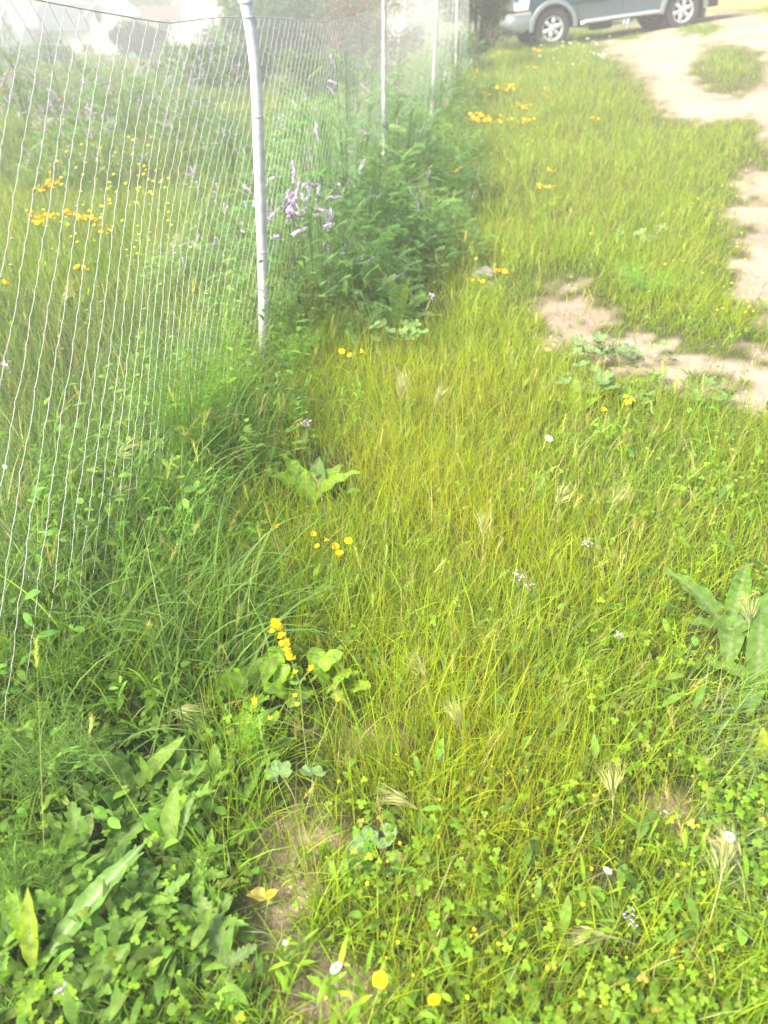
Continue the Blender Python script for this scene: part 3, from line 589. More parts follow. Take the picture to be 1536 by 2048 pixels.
# ------------------------------------------------------------ flowers
def head_mesh(kind):
    g = G()
    if kind == 'daisy': n, L_, W_, c, dc, dr, el = 15, .0085, .0036, (.85, .85, .82), (.75, .45, .01), .0042, .15
    elif kind == 'marigold': n, L_, W_, c, dc, dr, el = 13, .0105, .0056, (.88, .54, .003), (.78, .42, .005), .0045, .85
    elif kind == 'hawkbit': n, L_, W_, c, dc, dr, el = 34, .012, .0026, (.85, .62, .005), (.8, .55, .005), .003, .35
    elif kind == 'tiny': n, L_, W_, c, dc, dr, el = 5, .005, .0045, (.85, .68, .02), (.7, .5, .01), .0018, .6
    elif kind == 'tinywhite': n, L_, W_, c, dc, dr, el = 5, .006, .005, (.85, .86, .84), (.7, .72, .4), .0018, .6
    elif kind == 'poppy':
        for k in range(4):
            V, Q, C = big_leaf(.035, .048, 'spoon', (.62, .045, .02), .5, .9, fold=.25, wave=.08, nw=2, nl=8, na=6, rib=(.4, .03, .02)); V[:, 0] *= 1
            g.add(rot(V, k * 1.571 + .1 * (k % 2)), Q, C)
        tube(g, [(0, 0, 0), (0, 0, .006), (0, 0, .012)], [.001, .006, .003], 8, (.01, .01, .01)); return g
    a = np.arange(n) * 6.2832 / n + rng.normal(0, .05, n)
    rings = ((1, el, 1),) if kind != 'hawkbit' else ((1, .2, 1), (.8, .6, .9), (.5, 1.0, .8))
    for f, e, wv in rings:
        d = np.stack([np.cos(a) * math.cos(e), np.sin(a) * math.cos(e), np.full(n, math.sin(e))], 1); S = np.stack([-np.sin(a), np.cos(a), np.zeros(n)], 1)
        blades(g, d * dr * .7, d, S, L_ * f * rng.uniform(.88, 1.08, n), W_ * wv, 3, 'petal', vary(c, n, .05, .02), .15)
    th = np.linspace(0, 1.5, 5); tube(g, [(0, 0, math.sin(q) * dr * .8 + .0005) for q in th], [math.cos(q) * dr + .0001 for q in th], 10, dc)
    tube(g, [(0, 0, -.005), (0, 0, -.002), (0, 0, .001)], [.001, dr * .8, dr], 8, (.1, .2, .04)); return g
HEADS = {}
def head(kind, parent, loc, tilt, s=1, name='flower_head'):
    if kind not in HEADS:
        o = head_mesh(kind).build(name, M_PETAL); HEADS[kind] = o.data; bpy.data.objects.remove(o)
    o = link(name, HEADS[kind], parent); o.location = loc; o.scale = (s, s, s); o.rotation_euler = (tilt[0], tilt[1], random.uniform(0, 6.28)); return o
def flower(kind, name, pts_, H_, label, cat='flower', s=1.0, group=None, stemc=(.12, .2, .05), tiltb=.8, foliage=True):
    tiltb = .35 if kind == 'daisy' else tiltb
    H_ = H_ + (.08 if pts_[0][1] > 500 and pts_[0][0] > 500 else 0)
    """a plant whose heads are seen at the listed picture points, standing H_ above the ground"""
    if kind == 'marigold' and pts_[0][1] > 600: s *= 1.25
    if kind == 'marigold' and pts_[0][1] < 460:
        s *= .62; pts_ = list(pts_) + [(a + random.gauss(0, 7), b_ + random.gauss(0, 2.2)) for a, b_ in pts_ for _ in range(2)]
    P = [at(a, b_, H_) for a, b_ in pts_]; c = sum(P, Vector()) / len(P)
    c.z = float(ground(c.x, c.y)); o = thing(name, c, label, cat, group); g = G()
    for q in P:
        t_ = Vector((q.x - c.x, q.y - c.y, float(ground(q.x, q.y, False)) + H_ - c.z))
        tube(g, curve_pts((t_.x * .25, t_.y * .25, 0), t_, (random.uniform(-.02, .02), random.uniform(-.02, .02), 0)), np.linspace(.0013, .0008, 8), 4, stemc)
        head(kind, o, t_, (random.uniform(.0, tiltb), random.uniform(-.6, .6)), s * random.uniform(.75, 1.15))
    g.build('stem', M_STEM, o)
    if foliage:
        g = G(); n = 10 + 5 * len(P); b0 = np.stack([rng.normal(0, .02 + .01 * len(P) ** .5, n), rng.normal(0, .03, n), rng.uniform(0, H_ * .6, n)], 1)
        ribbons(g, b0, rng.random(n) * 6.28, rng.uniform(.03, .07, n), rng.uniform(.005, .012, n), rng.uniform(.4, 1, n), rng.uniform(.3, 1, n), 4, 'leaf', vary(LG, n), face=.2); g.build('foliage', M_LEAF, o)
    return o
for a, b_, lb, s, H_ in ((673, 1945, 'white daisy with yellow centre on the bare soil at the bottom', 1.25, .09), (1212, 1753, 'white daisy with yellow centre above the clover, lower right', 1.05, .09), (1453, 1687, 'white daisy facing up near the trodden grass, lower right edge', 1.1, .10),
 (1328, 1633, 'tiny half-open white daisy above the bare spot, lower right', .6, .07), (1097, 882, 'white daisy standing alone in the grass left of the orange marigolds', 1.35, .2)):
    flower('daisy', 'daisy', [(a, b_)], H_, lb, s=s)
flower('tinywhite', 'small_white_flower', [(405, 1903), (413, 1908)], .06, 'small white blossom over the toothed leaf, bottom', s=1.1)
flower('tinywhite', 'small_white_flower', [(572, 1896)], .05, 'single tiny white blossom on the bottom soil patch', s=.8)
flower('tinywhite', 'small_white_flower', [(118, 672), (125, 700), (112, 1012), (10, 940)], .3, 'small white blossoms behind the left wires', s=1.4)
flower('hawkbit', 'yellow_hawkbit', [(760, 1970)], .10, 'bright yellow dandelion-like flower at the bottom centre', s=1.25)
flower('hawkbit', 'yellow_hawkbit', [(868, 2003)], .09, 'smaller pale yellow flower right of the bottom centre one', s=.75)
MG_ = [([(683, 706), (700, 716), (722, 710)], .28, 1.3, 'three orange-yellow marigolds in front of the purple vetch'),
 ([(555, 1060)], .2, 1.1, 'single orange marigold left of its cluster above the soil'), ([(625, 1075), (637, 1097), (651, 1087), (667, 1098), (680, 1118), (697, 1090)], .2, 1.0, 'cluster of orange marigolds above the mustard spike'),
 ([(1248, 801), (1261, 803), (1254, 811)], .15, 1.35, 'three orange marigolds close together below the bare path'), ([(1205, 824)], .13, 1.25, 'single orange marigold left of the close trio below the path'),
 ([(990, 549), (1000, 548), (1010, 549)], .2, 2.0, 'row of yellow marigolds beside the small bare stone'), ([(947, 566), (956, 563), (964, 568)], .18, 1.5, 'small yellow marigolds just left of the stone'),
 ([(946, 238), (955, 240), (962, 234), (968, 241), (976, 236), (952, 232), (970, 246), (958, 247)], .3, 4.2, 'largest bright yellow flower clump in the upper verge'),
 ([(1041, 212), (1051, 214), (1047, 217)], .3, 3.2, 'yellow flower clump right of the largest one and farther up'), ([(1046, 247), (1052, 244), (1058, 242)], .3, 2.8, 'small yellow flower clump right of the largest one'), ([(990, 244), (997, 243), (1024, 240)], .3, 2.4, 'faint yellow flowers between the two upper clumps'),
 ([(1080, 378), (1090, 377), (1101, 379)], .25, 2.4, 'short row of yellow marigolds in the middle of the upper verge'), ([(1105, 345), (1098, 340)], .25, 2.2, 'small orange flowers above the short marigold row'),
 ([(1180, 238), (1196, 240)], .25, 2.6, 'faint yellow flowers near the sandy track'), ([(683, 267)], .3, 3.0, 'single yellow flower above the purple vetch'),
 ([(1002, 178), (1015, 182), (1020, 176), (1008, 172)], .35, 3.4, 'orange flowers below the pickup, left ones'), ([(1068, 100), (1076, 103)], .35, 3.4, 'orange flowers under the pickup front wheel'), ([(1055, 136), (1066, 138)], .35, 3.2, 'orange flowers between pickup and largest clump'), ([(1012, 106), (1020, 103)], .35, 3.0, 'orange flowers left under the pickup bumper'),
 ([(940, 150), (955, 146), (948, 155)], .35, 3.0, 'reddish orange flowers beside the far fence end'), ([(905, 345), (912, 340), (920, 338)], .3, 1.8, 'small orange flowers right of the vetch'), ([(925, 178), (940, 175), (980, 190)], .3, 2.6, 'pale orange flowers right of the far fence'),
 ([(1090, 180), (1100, 195), (1085, 190)], .3, 2.4, 'scattered pale orange flowers left of the sandy track'), ([(1180, 470), (952, 520), (945, 490)], .2, 1.2, 'tiny orange flowers by the middle of the verge'),
 ([(78, 383), (85, 378), (92, 374), (100, 371), (108, 368), (116, 369), (88, 384), (97, 364), (103, 377)], .5, 2.2, 'bright yellow clump behind the wires at upper left'),
 ([(60, 432), (72, 438), (82, 434), (76, 446), (84, 441), (66, 445), (78, 452), (64, 425)], .5, 2.0, 'bright yellow clump behind the wires, leftmost of the lower three'), ([(132, 427), (138, 431), (137, 424), (100, 434), (108, 432)], .5, 2.0, 'bright yellow clump behind the wires, middle of the lower three'),
 ([(160, 442), (168, 438), (176, 437), (182, 440), (172, 443)], .5, 2.2, 'bright yellow clump behind the wires, rightmost of the lower three'), ([(150, 541), (158, 539), (167, 538), (175, 542)], .4, 1.7, 'low yellow flowers behind the wires below the three clumps'), ([(8, 566), (12, 572)], .4, 1.5, 'yellow flower at the very left edge behind the wires'),
 ([(225, 457), (201, 452)], .45, 1.6, 'small orange flowers right of the three yellow clumps'),
 ([(700, 92), (710, 96), (716, 90), (706, 86)], .5, 4.5, 'orange flowering clump beyond the wires near the second post'), ([(680, 112), (690, 118), (698, 114), (672, 122)], .5, 4.5, 'yellow flowering clump beyond the wires left of the second post'), ([(835, 80), (846, 76), (858, 72)], .5, 4.0, 'pale orange clump behind the far fence')]
for pl, H_, s, lb in MG_: flower('marigold', 'marigold', pl, H_, lb, 'flower', s=s)
# mustard
P0 = at(620, 1560); o = thing('mustard_plant', P0, 'tall thin mustard with a bright yellow flower spike, lower centre', 'flower')
def rel(px, py, d): q = depth(px, py, d); return np.array([q.x - P0.x, q.y - P0.y, q.z - P0.z])
D0 = P0.y
K = [(0, 0, 0), rel(607, 1460, D0 - .03), rel(600, 1368, D0 - .06), rel(583, 1320, D0 - .07), rel(570, 1275, D0 - .08), rel(553, 1250, D0 - .09)]
g = G(); tube(g, K, [.0018, .0015, .0013, .0011, .0009, .0006], 6, (.30, .34, .10))
br = [(K[2], rel(620, 1342, D0 - .07)), (K[1], rel(545, 1440, D0 - .05)), (rel(545, 1440, D0 - .05), rel(508, 1403, D0 - .05)), (rel(636, 1500, D0 - .02), rel(676, 1402, D0 - .04)), ((0, 0, 0), rel(636, 1500, D0 - .02))]
for a, b_ in br: tube(g, curve_pts(a, b_, (0, 0, .005)), .0009, 5, (.30, .34, .10))
g.build('stem', M_STEM, o)
def must(p, s=1):
    g = G(); n = 4; a = np.arange(4) * 1.571 + random.random(); e = .35; d = np.stack([np.cos(a) * math.cos(e), np.sin(a) * math.cos(e), np.full(4, math.sin(e))], 1); S = np.stack([-np.sin(a), np.cos(a), np.zeros(4)], 1)
    blades(g, np.repeat(np.asarray(p)[None], 4, 0), d, S, .007 * s, .0052 * s, 3, 'petal', vary((.85, .62, .006), 4, .05, .02), -.2); g.build('blossom', M_PETAL, o)
sp = [(K[5] + np.array([random.gauss(0, .004), random.gauss(0, .004), random.gauss(0, .006)])) for _ in range(10)]
for k in range(22):
    t_ = k / 21; q = K[5] * (1 - t_) + K[3] * t_; sp.append(q + np.array([random.gauss(0, .005), random.gauss(0, .004), random.gauss(0, .002)]) * (1.2 - .7 * t_))
for q in sp: must(q)
for q in (rel(620, 1340, D0 - .07), rel(622, 1336, D0 - .07), rel(540, 1437, D0 - .05), rel(508, 1400, D0 - .05), rel(510, 1407, D0 - .05), rel(676, 1400, D0 - .04), rel(590, 1392, D0 - .05), rel(594, 1410, D0 - .05), rel(590, 1345, D0 - .07)): must(q, .9)
# lilac flowers
def lilac(loc_px, H_, label, s=1):
    q = at(*loc_px, H_); o = thing('lilac_flower', q, label, 'flower'); g = G(); tube(g, curve_pts((0, 0, 0), (0, 0, H_), (.01, 0, 0)), .001, 4, (.2, .22, .1)); g.build('stem', M_STEM, o)
    g = G(); n = 26; p = rng.normal(0, .006 * s, (n, 3)) + np.array([0, 0, H_]); d = unit(rng.normal(0, 1, (n, 3)) + np.array([0, -.3, .5])); blades(g, p, d, perp(d), .006 * s, .004 * s, 2, 'petal', vary((.50, .42, .62), n, .15)); g.build('flower_head', M_PETAL, o)
for a, b_, H_, lb, s in ((1035, 1158, .15, 'pale lilac flower head right of centre in the barley', 1.3), (1055, 1185, .13, 'pale lilac flower head just below another one, right of centre', 1.1), (1168, 1098, .15, 'whitish clustered flower head above the right clover', 1.2), (1237, 1274, .12, 'small whitish flower head left of the right dock', .9),
 (1257, 1842, .07, 'pale blue flower over the lower right clover', 1.1), (130, 1990, .08, 'pale lilac flower at the bottom left', 1.0), (5, 1968, .08, 'lilac flower cut by the bottom left corner', 1.1), (880, 1520, .1, 'greenish white flower head above the lower centre grass', 1.1), (612, 850, .3, 'greyish white seed cluster on a stalk at the fennel', 1.5), (865, 590, .25, 'pale flower head on a stalk right of the dock', 1.6), (60, 1155, .18, 'pinkish bud cluster on a dark stalk at the left edge', 1.6), (245, 1195, .12, 'pale bud cluster by the lobed leaf', 1.2), (15, 740, .35, 'brownish spiky seed head at the left edge behind the wires', 2)):
    lilac((a, b_), H_, lb, s)
# fallen leaf, twig, stone
o = thing('fallen_leaf', at(535, 1818) + Vector((0, 0, .03)), 'curled yellow leaf lying on the bare soil, bottom', 'leaf')
leaf_obj(o, big_leaf(.045, .036, 'dock', (.75, .62, .16), .3, .5, fold=.8, wave=.05, nw=2, rib=(.6, .4, .1)), R(100), name='blade'); leaf_obj(o, big_leaf(.03, .022, 'dock', (.72, .42, .05), .4, -.5, fold=.3, rib=(.5, .3, .1)), R(-60), name='curled_edge')
o = thing('dry_leaf', at(490, 1095, .1) + Vector((0, 0, .1)), 'dry yellow-brown leaf hanging in the shade below the fennel', 'leaf')
leaf_obj(o, big_leaf(.06, .05, 'dock', (.42, .30, .10), -.2, -.9, fold=.4, wave=.08, rib=(.3, .2, .08)), R(180), name='blade')
p = at(285, 1060, .1); q = at(452, 1305, .03); o = thing('dead_twig', q, 'greyish brown dead stem slanting down from the fence', 'twig'); g = G()
e = np.array([p.x - q.x, p.y - q.y, .16]); path = curve_pts((0, 0, .03), e, (.03, .02, .03), 14); path[:, 0] += rng.normal(0, .004, 14); path[:, 2] += rng.normal(0, .004, 14); tube(g, path, np.linspace(.003, .006, 14), 7); g.build('stick', M_DEAD, o)
g = G(); n = 60; k = rng.integers(7, 14, n); d = unit(rng.normal(0, 1, (n, 3)) + np.array([0, 0, -.3])); blades(g, path[k], d, perp(d), rng.uniform(.01, .03, n), .006, 3, 'leaf', vary((.22, .18, .13), n), .3); g.build('shrivelled_leaves', M_LEAF, o)
def stone(loc, r, label, c):
    bpy_m = bpy.data.meshes.new('stone'); import bmesh
    bm = bmesh.new(); bmesh.ops.create_icosphere(bm, subdivisions=4, radius=1)
    for v in bm.verts:
        k = 1 + .16 * math.sin(v.co.x * 4 + 1) * math.sin(v.co.y * 3 + 2) + .1 * math.sin(v.co.z * 7 + v.co.x * 5); v.co = Vector((v.co.x * r * 1.3 * k, v.co.y * r * k, v.co.z * r * .55 * k))
    for f in bm.faces: f.smooth = True
    bm.to_mesh(bpy_m); bm.free(); m = mat('stone_' + str(int(r * 1000)), tuple(v * .6 for v in c), rough=.9, bump=.7, bscale=60, mottle=.3, mscale=20); bpy_m.materials.append(m)
    o = link('stone', bpy_m); o.location = loc; return tag(o, label, 'stone')
stone(at(965, 556) + Vector((0, 0, .03)), .075, 'flat grey stone in the grass beside the yellow marigolds', (.33, .28, .26))
stone(at(1305, 858), .03, 'small brown stone in the grass below the path marigolds', (.2, .15, .12))

# ------------------------------------------------------------ vetch
def vetch_spike():
    g = G(); tube(g, [(0, 0, 0), (0, .01, .05), (0, .0, .13)], .0009, 4, (.12, .2, .06)); n = 26
    t_ = np.linspace(.35, 1, n); p = np.stack([np.zeros(n), .008 * np.sin(t_ * 3), t_ * .13], 1); a = rng.normal(0, .9, n)
    d = unit(np.stack([np.sin(a), -np.cos(a), np.full(n, -.55)], 1)); c = vary((.56, .42, .76), n, .2, .08); c[::4] = vary((.75, .68, .85), len(c[::4]), .1)
    blades(g, p, d, perp(d, (0, 0, 1)), .013, .0055, 3, 'petal', c, .2); blades(g, p, d, perp(d, (1, 0, .3)), .012, .004, 2, 'petal', c * .9, .2)
    o = g.build('flower_spike', M_PETAL); m = o.data; bpy.data.objects.remove(o); return m
SPIKES = [vetch_spike() for _ in range(3)]
def vetch_foliage(Rd, H_, n, c):
    g = G(); a = rng.random(n) * 6.28; u = rng.random(n) ** .5; el = rng.random(n)
    r = Rd * u; z = H_ * (1 - (u ** 2) * .75) * (.35 + .65 * el ** .5); p = np.stack([np.cos(a) * r, np.sin(a) * r, z], 1)
    p += rng.normal(0, .03, p.shape); d = unit(np.stack([np.cos(a), np.sin(a), rng.normal(.35, .6, n)], 1) + rng.normal(0, .45, (n, 3))); S = unit(np.cross(d, np.array([0, 0, 1.])) + rng.normal(0, .3, (n, 3)))
    L_ = rng.uniform(.05, .10, n); cc = vary(c, n, .22, .08); blades(g, p, d, S, L_, .0014, 3, 'thread', cc, .25)
    m = 10
    for k in range(m):
        t_ = (k + .7) / m
        for sgn in (-1, 1):
            q = p + d * (L_ * t_)[:, None] + np.array([0, 0, -1.])[None] * (L_ * .25 * t_ * t_)[:, None]; dd = unit(S * sgn + d * .45); blades(g, q, dd, perp(dd, (0, 0, 1)), L_ * .21, .0052, 2, 'leaf', cc, .1)
    ns = 26; a = rng.random(ns) * 6.28; rr = Rd * rng.random(ns)
    for i_ in range(ns): tube(g, curve_pts((math.cos(a[i_]) * rr[i_] * .5, math.sin(a[i_]) * rr[i_] * .5, 0), (math.cos(a[i_]) * rr[i_], math.sin(a[i_]) * rr[i_], H_ * (.95 - .5 * (rr[i_] / Rd) ** 2)), (.02, 0, 0)), .0015, 4, np.array(c) * .8)
    o = g.build('foliage', M_LEAF); me = o.data; bpy.data.objects.remove(o); return me
VF = [vetch_foliage(.42, .62, 620, (.13, .25, .07)), vetch_foliage(.45, .55, 560, (.17, .30, .085)), vetch_foliage(.38, .7, 560, (.12, .23, .07))]
def vetch(loc, label, s, var, spikes, group, region=None):
    o = thing('vetch', loc, label, 'shrub', group, random.uniform(0, 6.28) if region is None else 0, s); link('foliage', VF[var], o)
    for k in range(spikes):
        if region: x_, y_, z_ = random.gauss(region[0], region[3]), random.gauss(region[1], region[3]), random.gauss(region[2], region[3] * .8)
        else:
            a = random.uniform(0, 6.28); u = random.random() ** .5; x_, y_ = math.cos(a) * u * .42, math.sin(a) * u * .42; z_ = .60 * (1 - .75 * u * u) * random.uniform(.75, 1.02)
        f = link('flower_spike', SPIKES[k % 3], o); f.location = (x_, y_, z_); f.rotation_euler = (random.gauss(.5, .6), random.gauss(0, .55), random.uniform(-1, 1)); q = random.uniform(.6, .95); f.scale = (q, q, q)
    return o
VG = 'purple vetch along the fence'
vetch(at(625, 650), 'purple vetch bush nearest the camera beside the near post, densest flower spikes', 1.4, 0, 44, VG, (-.02, -.12, .46, .08))
vetch(at(705, 640), 'low vetch bush with small lilac spikes just left of the dock', .9, 1, 22, VG)
vetch(at(760, 560), 'green vetch bush behind the dock leaves', 1.15, 0, 6, VG)
vetch(at(655, 560), 'vetch bush right behind the nearest one', 1.5, 2, 8, VG)
vetch(at(850, 530), 'vetch bush at the right end of the row, few flowers', 1.0, 1, 3, VG)
vetch(at(735, 480), 'vetch bush with a few lilac spikes in the middle of the mass', 1.5, 1, 22, VG)
vetch(at(820, 450), 'dark vetch bush right in the middle of the mass', 1.3, 2, 6, VG)
vetch(at(640, 470), 'vetch bush against the wires behind the near post', 1.6, 0, 6, VG)
vetch(at(880, 400), 'vetch bush in the upper right part of the mass', 1.1, 0, 3, VG)
vetch(at(700, 400), 'vetch bush midway between first and second post', 1.9, 2, 14, VG)
vetch(at(790, 380), 'pale vetch bush uphill of the flowering ones', 1.6, 1, 5, VG)
vetch(at(650, 350), 'pale vetch bush at the wires halfway to the second post', 1.6, 1, 5, VG)
vetch(at(860, 330), 'pale vetch bush level with the largest yellow clump', 1.4, 0, 2, VG)
vetch(at(740, 310), 'pale hazy vetch bush below the second post', 1.6, 1, 5, VG)
vetch(at(800, 260), 'hazy vetch bush right of the second post foot', 1.4, 2, 3, VG)
vetch(at(880, 250), 'hazy vetch bush below the third post', 1.4, 0, 2, VG)
vetch(at(850, 200), 'far vetch bush between second and third post', 1.5, 1, 2, VG)
vetch(at(915, 205), 'far vetch bush by the fourth post', 1.5, 2, 1, VG)
FG = 'vetch in the meadow behind the fence'
for k, (a, b_, s, lb) in enumerate(((455, 560, .9, 'meadow vetch with lilac spikes left of the near post'), (385, 620, .8, 'meadow vetch low behind the wires left of the near post'), (470, 420, 1.2, 'dark meadow vetch right behind the near post'), (400, 330, 1.5, 'purple hazed meadow vetch left of the post top'), (180, 380, 1.5, 'purple meadow vetch above the yellow clumps'), (60, 290, 1.8, 'purple meadow vetch at the left edge'), (250, 290, 1.8, 'purple meadow vetch right of the single poppy'), (330, 240, 2.0, 'purple meadow vetch midfield'), (130, 240, 2.2, 'purple meadow vetch midfield left'), (420, 210, 2.4, 'dark purple vetch mass left of the post'), (370, 180, 2.6, 'dark purple vetch mass near the houses'), (20, 210, 2.4, 'purple meadow vetch below the left houses'), (460, 175, 2.6, 'dark vetch mass touching the post top'), (220, 200, 2.4, 'pale purple vetch under the gable house'))):
    vetch(at(a, b_), lb, s, k % 3, 75 if k > 2 else 22, FG)
# poppies in the meadow
for a, b_, lb, s in ((190, 285, 'red poppy standing out behind the left wires', 1.4), (125, 198, 'red poppy above and left of the brightest poppy', 1.6), (136, 212, 'red poppy just below another, upper left meadow', 1.5), (168, 208, 'faint red poppy right of the upper pair', 1.3), (161, 228, 'faint red poppy between the pair and the brightest poppy', 1.3), (232, 163, 'small far poppy below the gable house', 1.8), (98, 132, 'far poppy below the grey-roofed house', 2.4), (8, 187, 'poppy at the left edge of the meadow', 1.8), (60, 136, 'far pinkish poppy near the left houses', 2.4), (18, 150, 'far pinkish poppy at the left edge', 2.4)):
    flower('poppy', 'poppy', [(a, b_)], .5, lb, s=s, foliage=False)
# scattered small flowers
def scatter_flowers(kind, name, n, box, H_, label, group, s, cond=None):
    proto = None; k = 0
    while k < n:
        a, b_ = random.uniform(box[0], box[2]), random.uniform(box[1], box[3])
        if cond and not cond(a, b_): continue
        q = at(a, b_, H_)
        if proto is None:
            proto = thing(name, q, label, 'flower', group); g = G(); tube(g, [(0, 0, 0), (.002, 0, H_ * .5), (0, 0, H_)], .0009, 3, (.15, .22, .06)); g.build('stem', M_STEM, proto); head(kind, proto, (0, 0, H_), (.4, 0), s); kids = list(bpy.data.objects); kids = [c for c in kids if c.parent == proto]; o = proto
        else:
            o = proto.copy(); col.objects.link(o); o.location = q
            for c in kids:
                c2 = c.copy(); c2.parent = o; col.objects.link(c2)
        o.rotation_euler = (random.uniform(-.15, .15), random.uniform(-.15, .15), random.uniform(-.5, .5)); z_ = random.uniform(.7, 1.3); o.scale = (z_, z_, z_); k += 1
scatter_flowers('tiny', 'small_yellow_flower', 90, (1330, 280, 1520, 640), .08, 'tiny yellow flower in the short grass beside the sandy edge', 'tiny yellow flowers by the sandy edge', 1.3)
scatter_flowers('tiny', 'yellow_clover_flower', 60, (650, 1500, 1450, 2040), .09, 'tiny yellow clover flower among the lower grass', 'tiny yellow flowers in the lower verge', .65)
scatter_flowers('tiny', 'yellow_rocket_flower', 90, (90, 290, 360, 480), .5, 'small pale yellow flower in the meadow behind the wires', 'pale yellow meadow flowers behind the wires', 1.9)
scatter_flowers('tiny', 'far_yellow_flower', 50, (440, 160, 560, 240), .5, 'pale yellow flower in the far meadow beside the near post top', 'pale yellow far meadow flowers', 3.0)
scatter_flowers('tinywhite', 'white_meadow_flower', 50, (0, 300, 480, 620), .45, 'small white flower in the meadow behind the wires', 'white meadow flowers behind the wires', 1.4)
scatter_flowers('tinywhite', 'white_verge_flower', 50, (1080, 75, 1220, 125), .25, 'small white flower in the grass below the pickup', 'white flowers below the pickup', 3.0)
scatter_flowers('marigold', 'far_orange_flower', 70, (930, 110, 1130, 330), .28, 'small far orange flower scattered in the upper verge', 'orange flowers scattered in the upper verge', 1.0)
scatter_flowers('marigold', 'far_meadow_flower', 40, (580, 95, 900, 150), .5, 'pale orange flower beyond the far wires', 'orange flowers beyond the far wires', 1.7)

# ------------------------------------------------------------ pickup
import bmesh
def solid(name, faces_from, m, parent, bev=0, smooth=False):
    me = bpy.data.meshes.new(name); bm = bmesh.new(); faces_from(bm)
    bmesh.ops.recalc_face_normals(bm, faces=bm.faces)
    if bev:
        es = [e for e in bm.edges if len(e.link_faces) == 2 and e.calc_face_angle(0) > .5]
        bmesh.ops.bevel(bm, geom=es, offset=bev, segments=3, profile=.5, affect='EDGES', clamp_overlap=True)
    for f in bm.faces: f.smooth = smooth
    bm.to_mesh(me); bm.free(); me.materials.append(m); return link(name, me, parent)
def extr(poly, y0, y1, inset=0):
    def f(bm):
        a = [bm.verts.new((x_, y0, z_)) for x_, z_ in poly]; b_ = [bm.verts.new((x_, y1, z_)) for x_, z_ in poly]
        bm.faces.new(a); bm.faces.new(b_[::-1])
        for i_ in range(len(poly)): j = (i_ + 1) % len(poly); bm.faces.new((a[i_], a[j], b_[j], b_[i_]))
    return f
def box(x0, x1, y0, y1, z0, z1): return extr([(x0, z0), (x1, z0), (x1, z1), (x0, z1)], y0, y1)
def arc(cx, cz, r, a0, a1, n=12): return [(cx + r * math.cos(R(a0 + (a1 - a0) * k / n)), cz + r * math.sin(R(a0 + (a1 - a0) * k / n))) for k in range(n + 1)]
M_TEAL = mat('teal_paint', (.008, .05, .075), rough=.4, metal=.1, spec=.5, mottle=.06, mscale=3)
M_GREYP = mat('grey_paint', (.08, .11, .115), rough=.4, metal=.2, spec=.5, mottle=.08, mscale=3)
M_SILV = mat('silver_paint', (.62, .63, .62), rough=.35, metal=.6, mottle=.08, mscale=6)
M_CHROME = mat('chrome', (.8, .8, .8), rough=.18, metal=.9)
M_TYRE = mat('tyre_rubber', (.035, .035, .035), rough=.85, bump=.3, bscale=60, mottle=.3, mscale=10)
M_BLACK = mat('black_plastic', (.025, .025, .025), rough=.6)
M_GLASS = mat('window_glass', (.02, .03, .03), rough=.06, spec=.8)
M_LAMP = mat('lamp_glass', (.75, .74, .78), rough=.12, spec=.8)
M_RED = mat('red_lamp', (.5, .02, .02), rough=.2)
M_MUD = mat('mud_flap_rubber', (.10, .06, .05), rough=.9)
pf = depth(1110, 57, 19.95); pr = depth(1371, 20, 19.95 + .35)
ax = (pr - pf); WB = ax.length; tiltc = math.atan2(ax.z, math.hypot(ax.x, ax.y)); yaw = math.atan2(ax.y, ax.x)
car = thing('pickup_truck', pf - Vector((0, 0, .385)), 'dark teal double-cab pickup with grey lower body and silver side step parked up the slope', 'pickup')
car.rotation_euler = (0, -tiltc, yaw)
r_ = .385; A = .47
zb = .46
low = [(-.80, .50), (-.84, .72), (-.47, .74)] + [] 
def lower_profile():
    return [(A, zb), (WB - A, zb)] + arc(WB, r_, A, 168, 135, 6)[1:] + [(WB - .35, .80), (.42, .80)] + arc(0, r_, A, 52, 12, 6)
solid('lower_body', extr(lower_profile(), .03, 1.75), M_GREYP, car, .015)
up = [(-.72, .74), (-.76, .98), (-.70, 1.04), (.10, 1.14), (.42, 1.16), (4.12, 1.16), (4.15, .62), (WB + .48, .58)] + arc(WB, r_, A + .005, 25, 132, 10) + [(WB - .36, .79), (.43, .79)] + arc(0, r_, A + .005, 58, 148, 6)
solid('upper_body', extr(up, .0, 1.78), M_TEAL, car, .03)
cab = [(.42, 1.14), (1.05, 1.68), (1.25, 1.74), (2.35, 1.76), (2.55, 1.70), (2.72, 1.14)]
def cabf(bm):
    rows = []
    for y_, k in ((.03, 0), (.16, 1), (1.62, 1), (1.75, 0)):
        rows.append([bm.verts.new((x_, y_ if z_ > 1.3 else (.03 if y_ < .9 else 1.75), z_)) for x_, z_ in cab])
    L0, L3 = rows[1], rows[2]
    bm.faces.new(L0); bm.faces.new(L3[::-1])
    for i_ in range(len(cab)): j = (i_ + 1) % len(cab); bm.faces.new((L0[i_], L0[j], L3[j], L3[i_]))
    for rr in (rows[0], rows[3]):
        for v in rr: bm.verts.remove(v)
solid('cab', cabf, M_TEAL, car, .03)
for y_ in (.085, 1.692):
    for a, b_, c_, d_ in ((.72, 1.16, 1.52, 1.52), (1.60, 1.60, 2.45, 2.36)):
        solid('side_window', lambda bm, a=a, b_=b_, c_=c_, d_=d_, y_=y_: bm.faces.new([bm.verts.new(v) for v in ((a, y_ - .06 if y_ < 1 else y_ + .06, 1.2), (c_, y_ - .06 if y_ < 1 else y_ + .06, 1.2), (d_, y_ + .065 if y_ < 1 else y_ - .065, 1.62), (b_ + .0, y_ + .065 if y_ < 1 else y_ - .065, 1.62))]), M_GLASS, car)
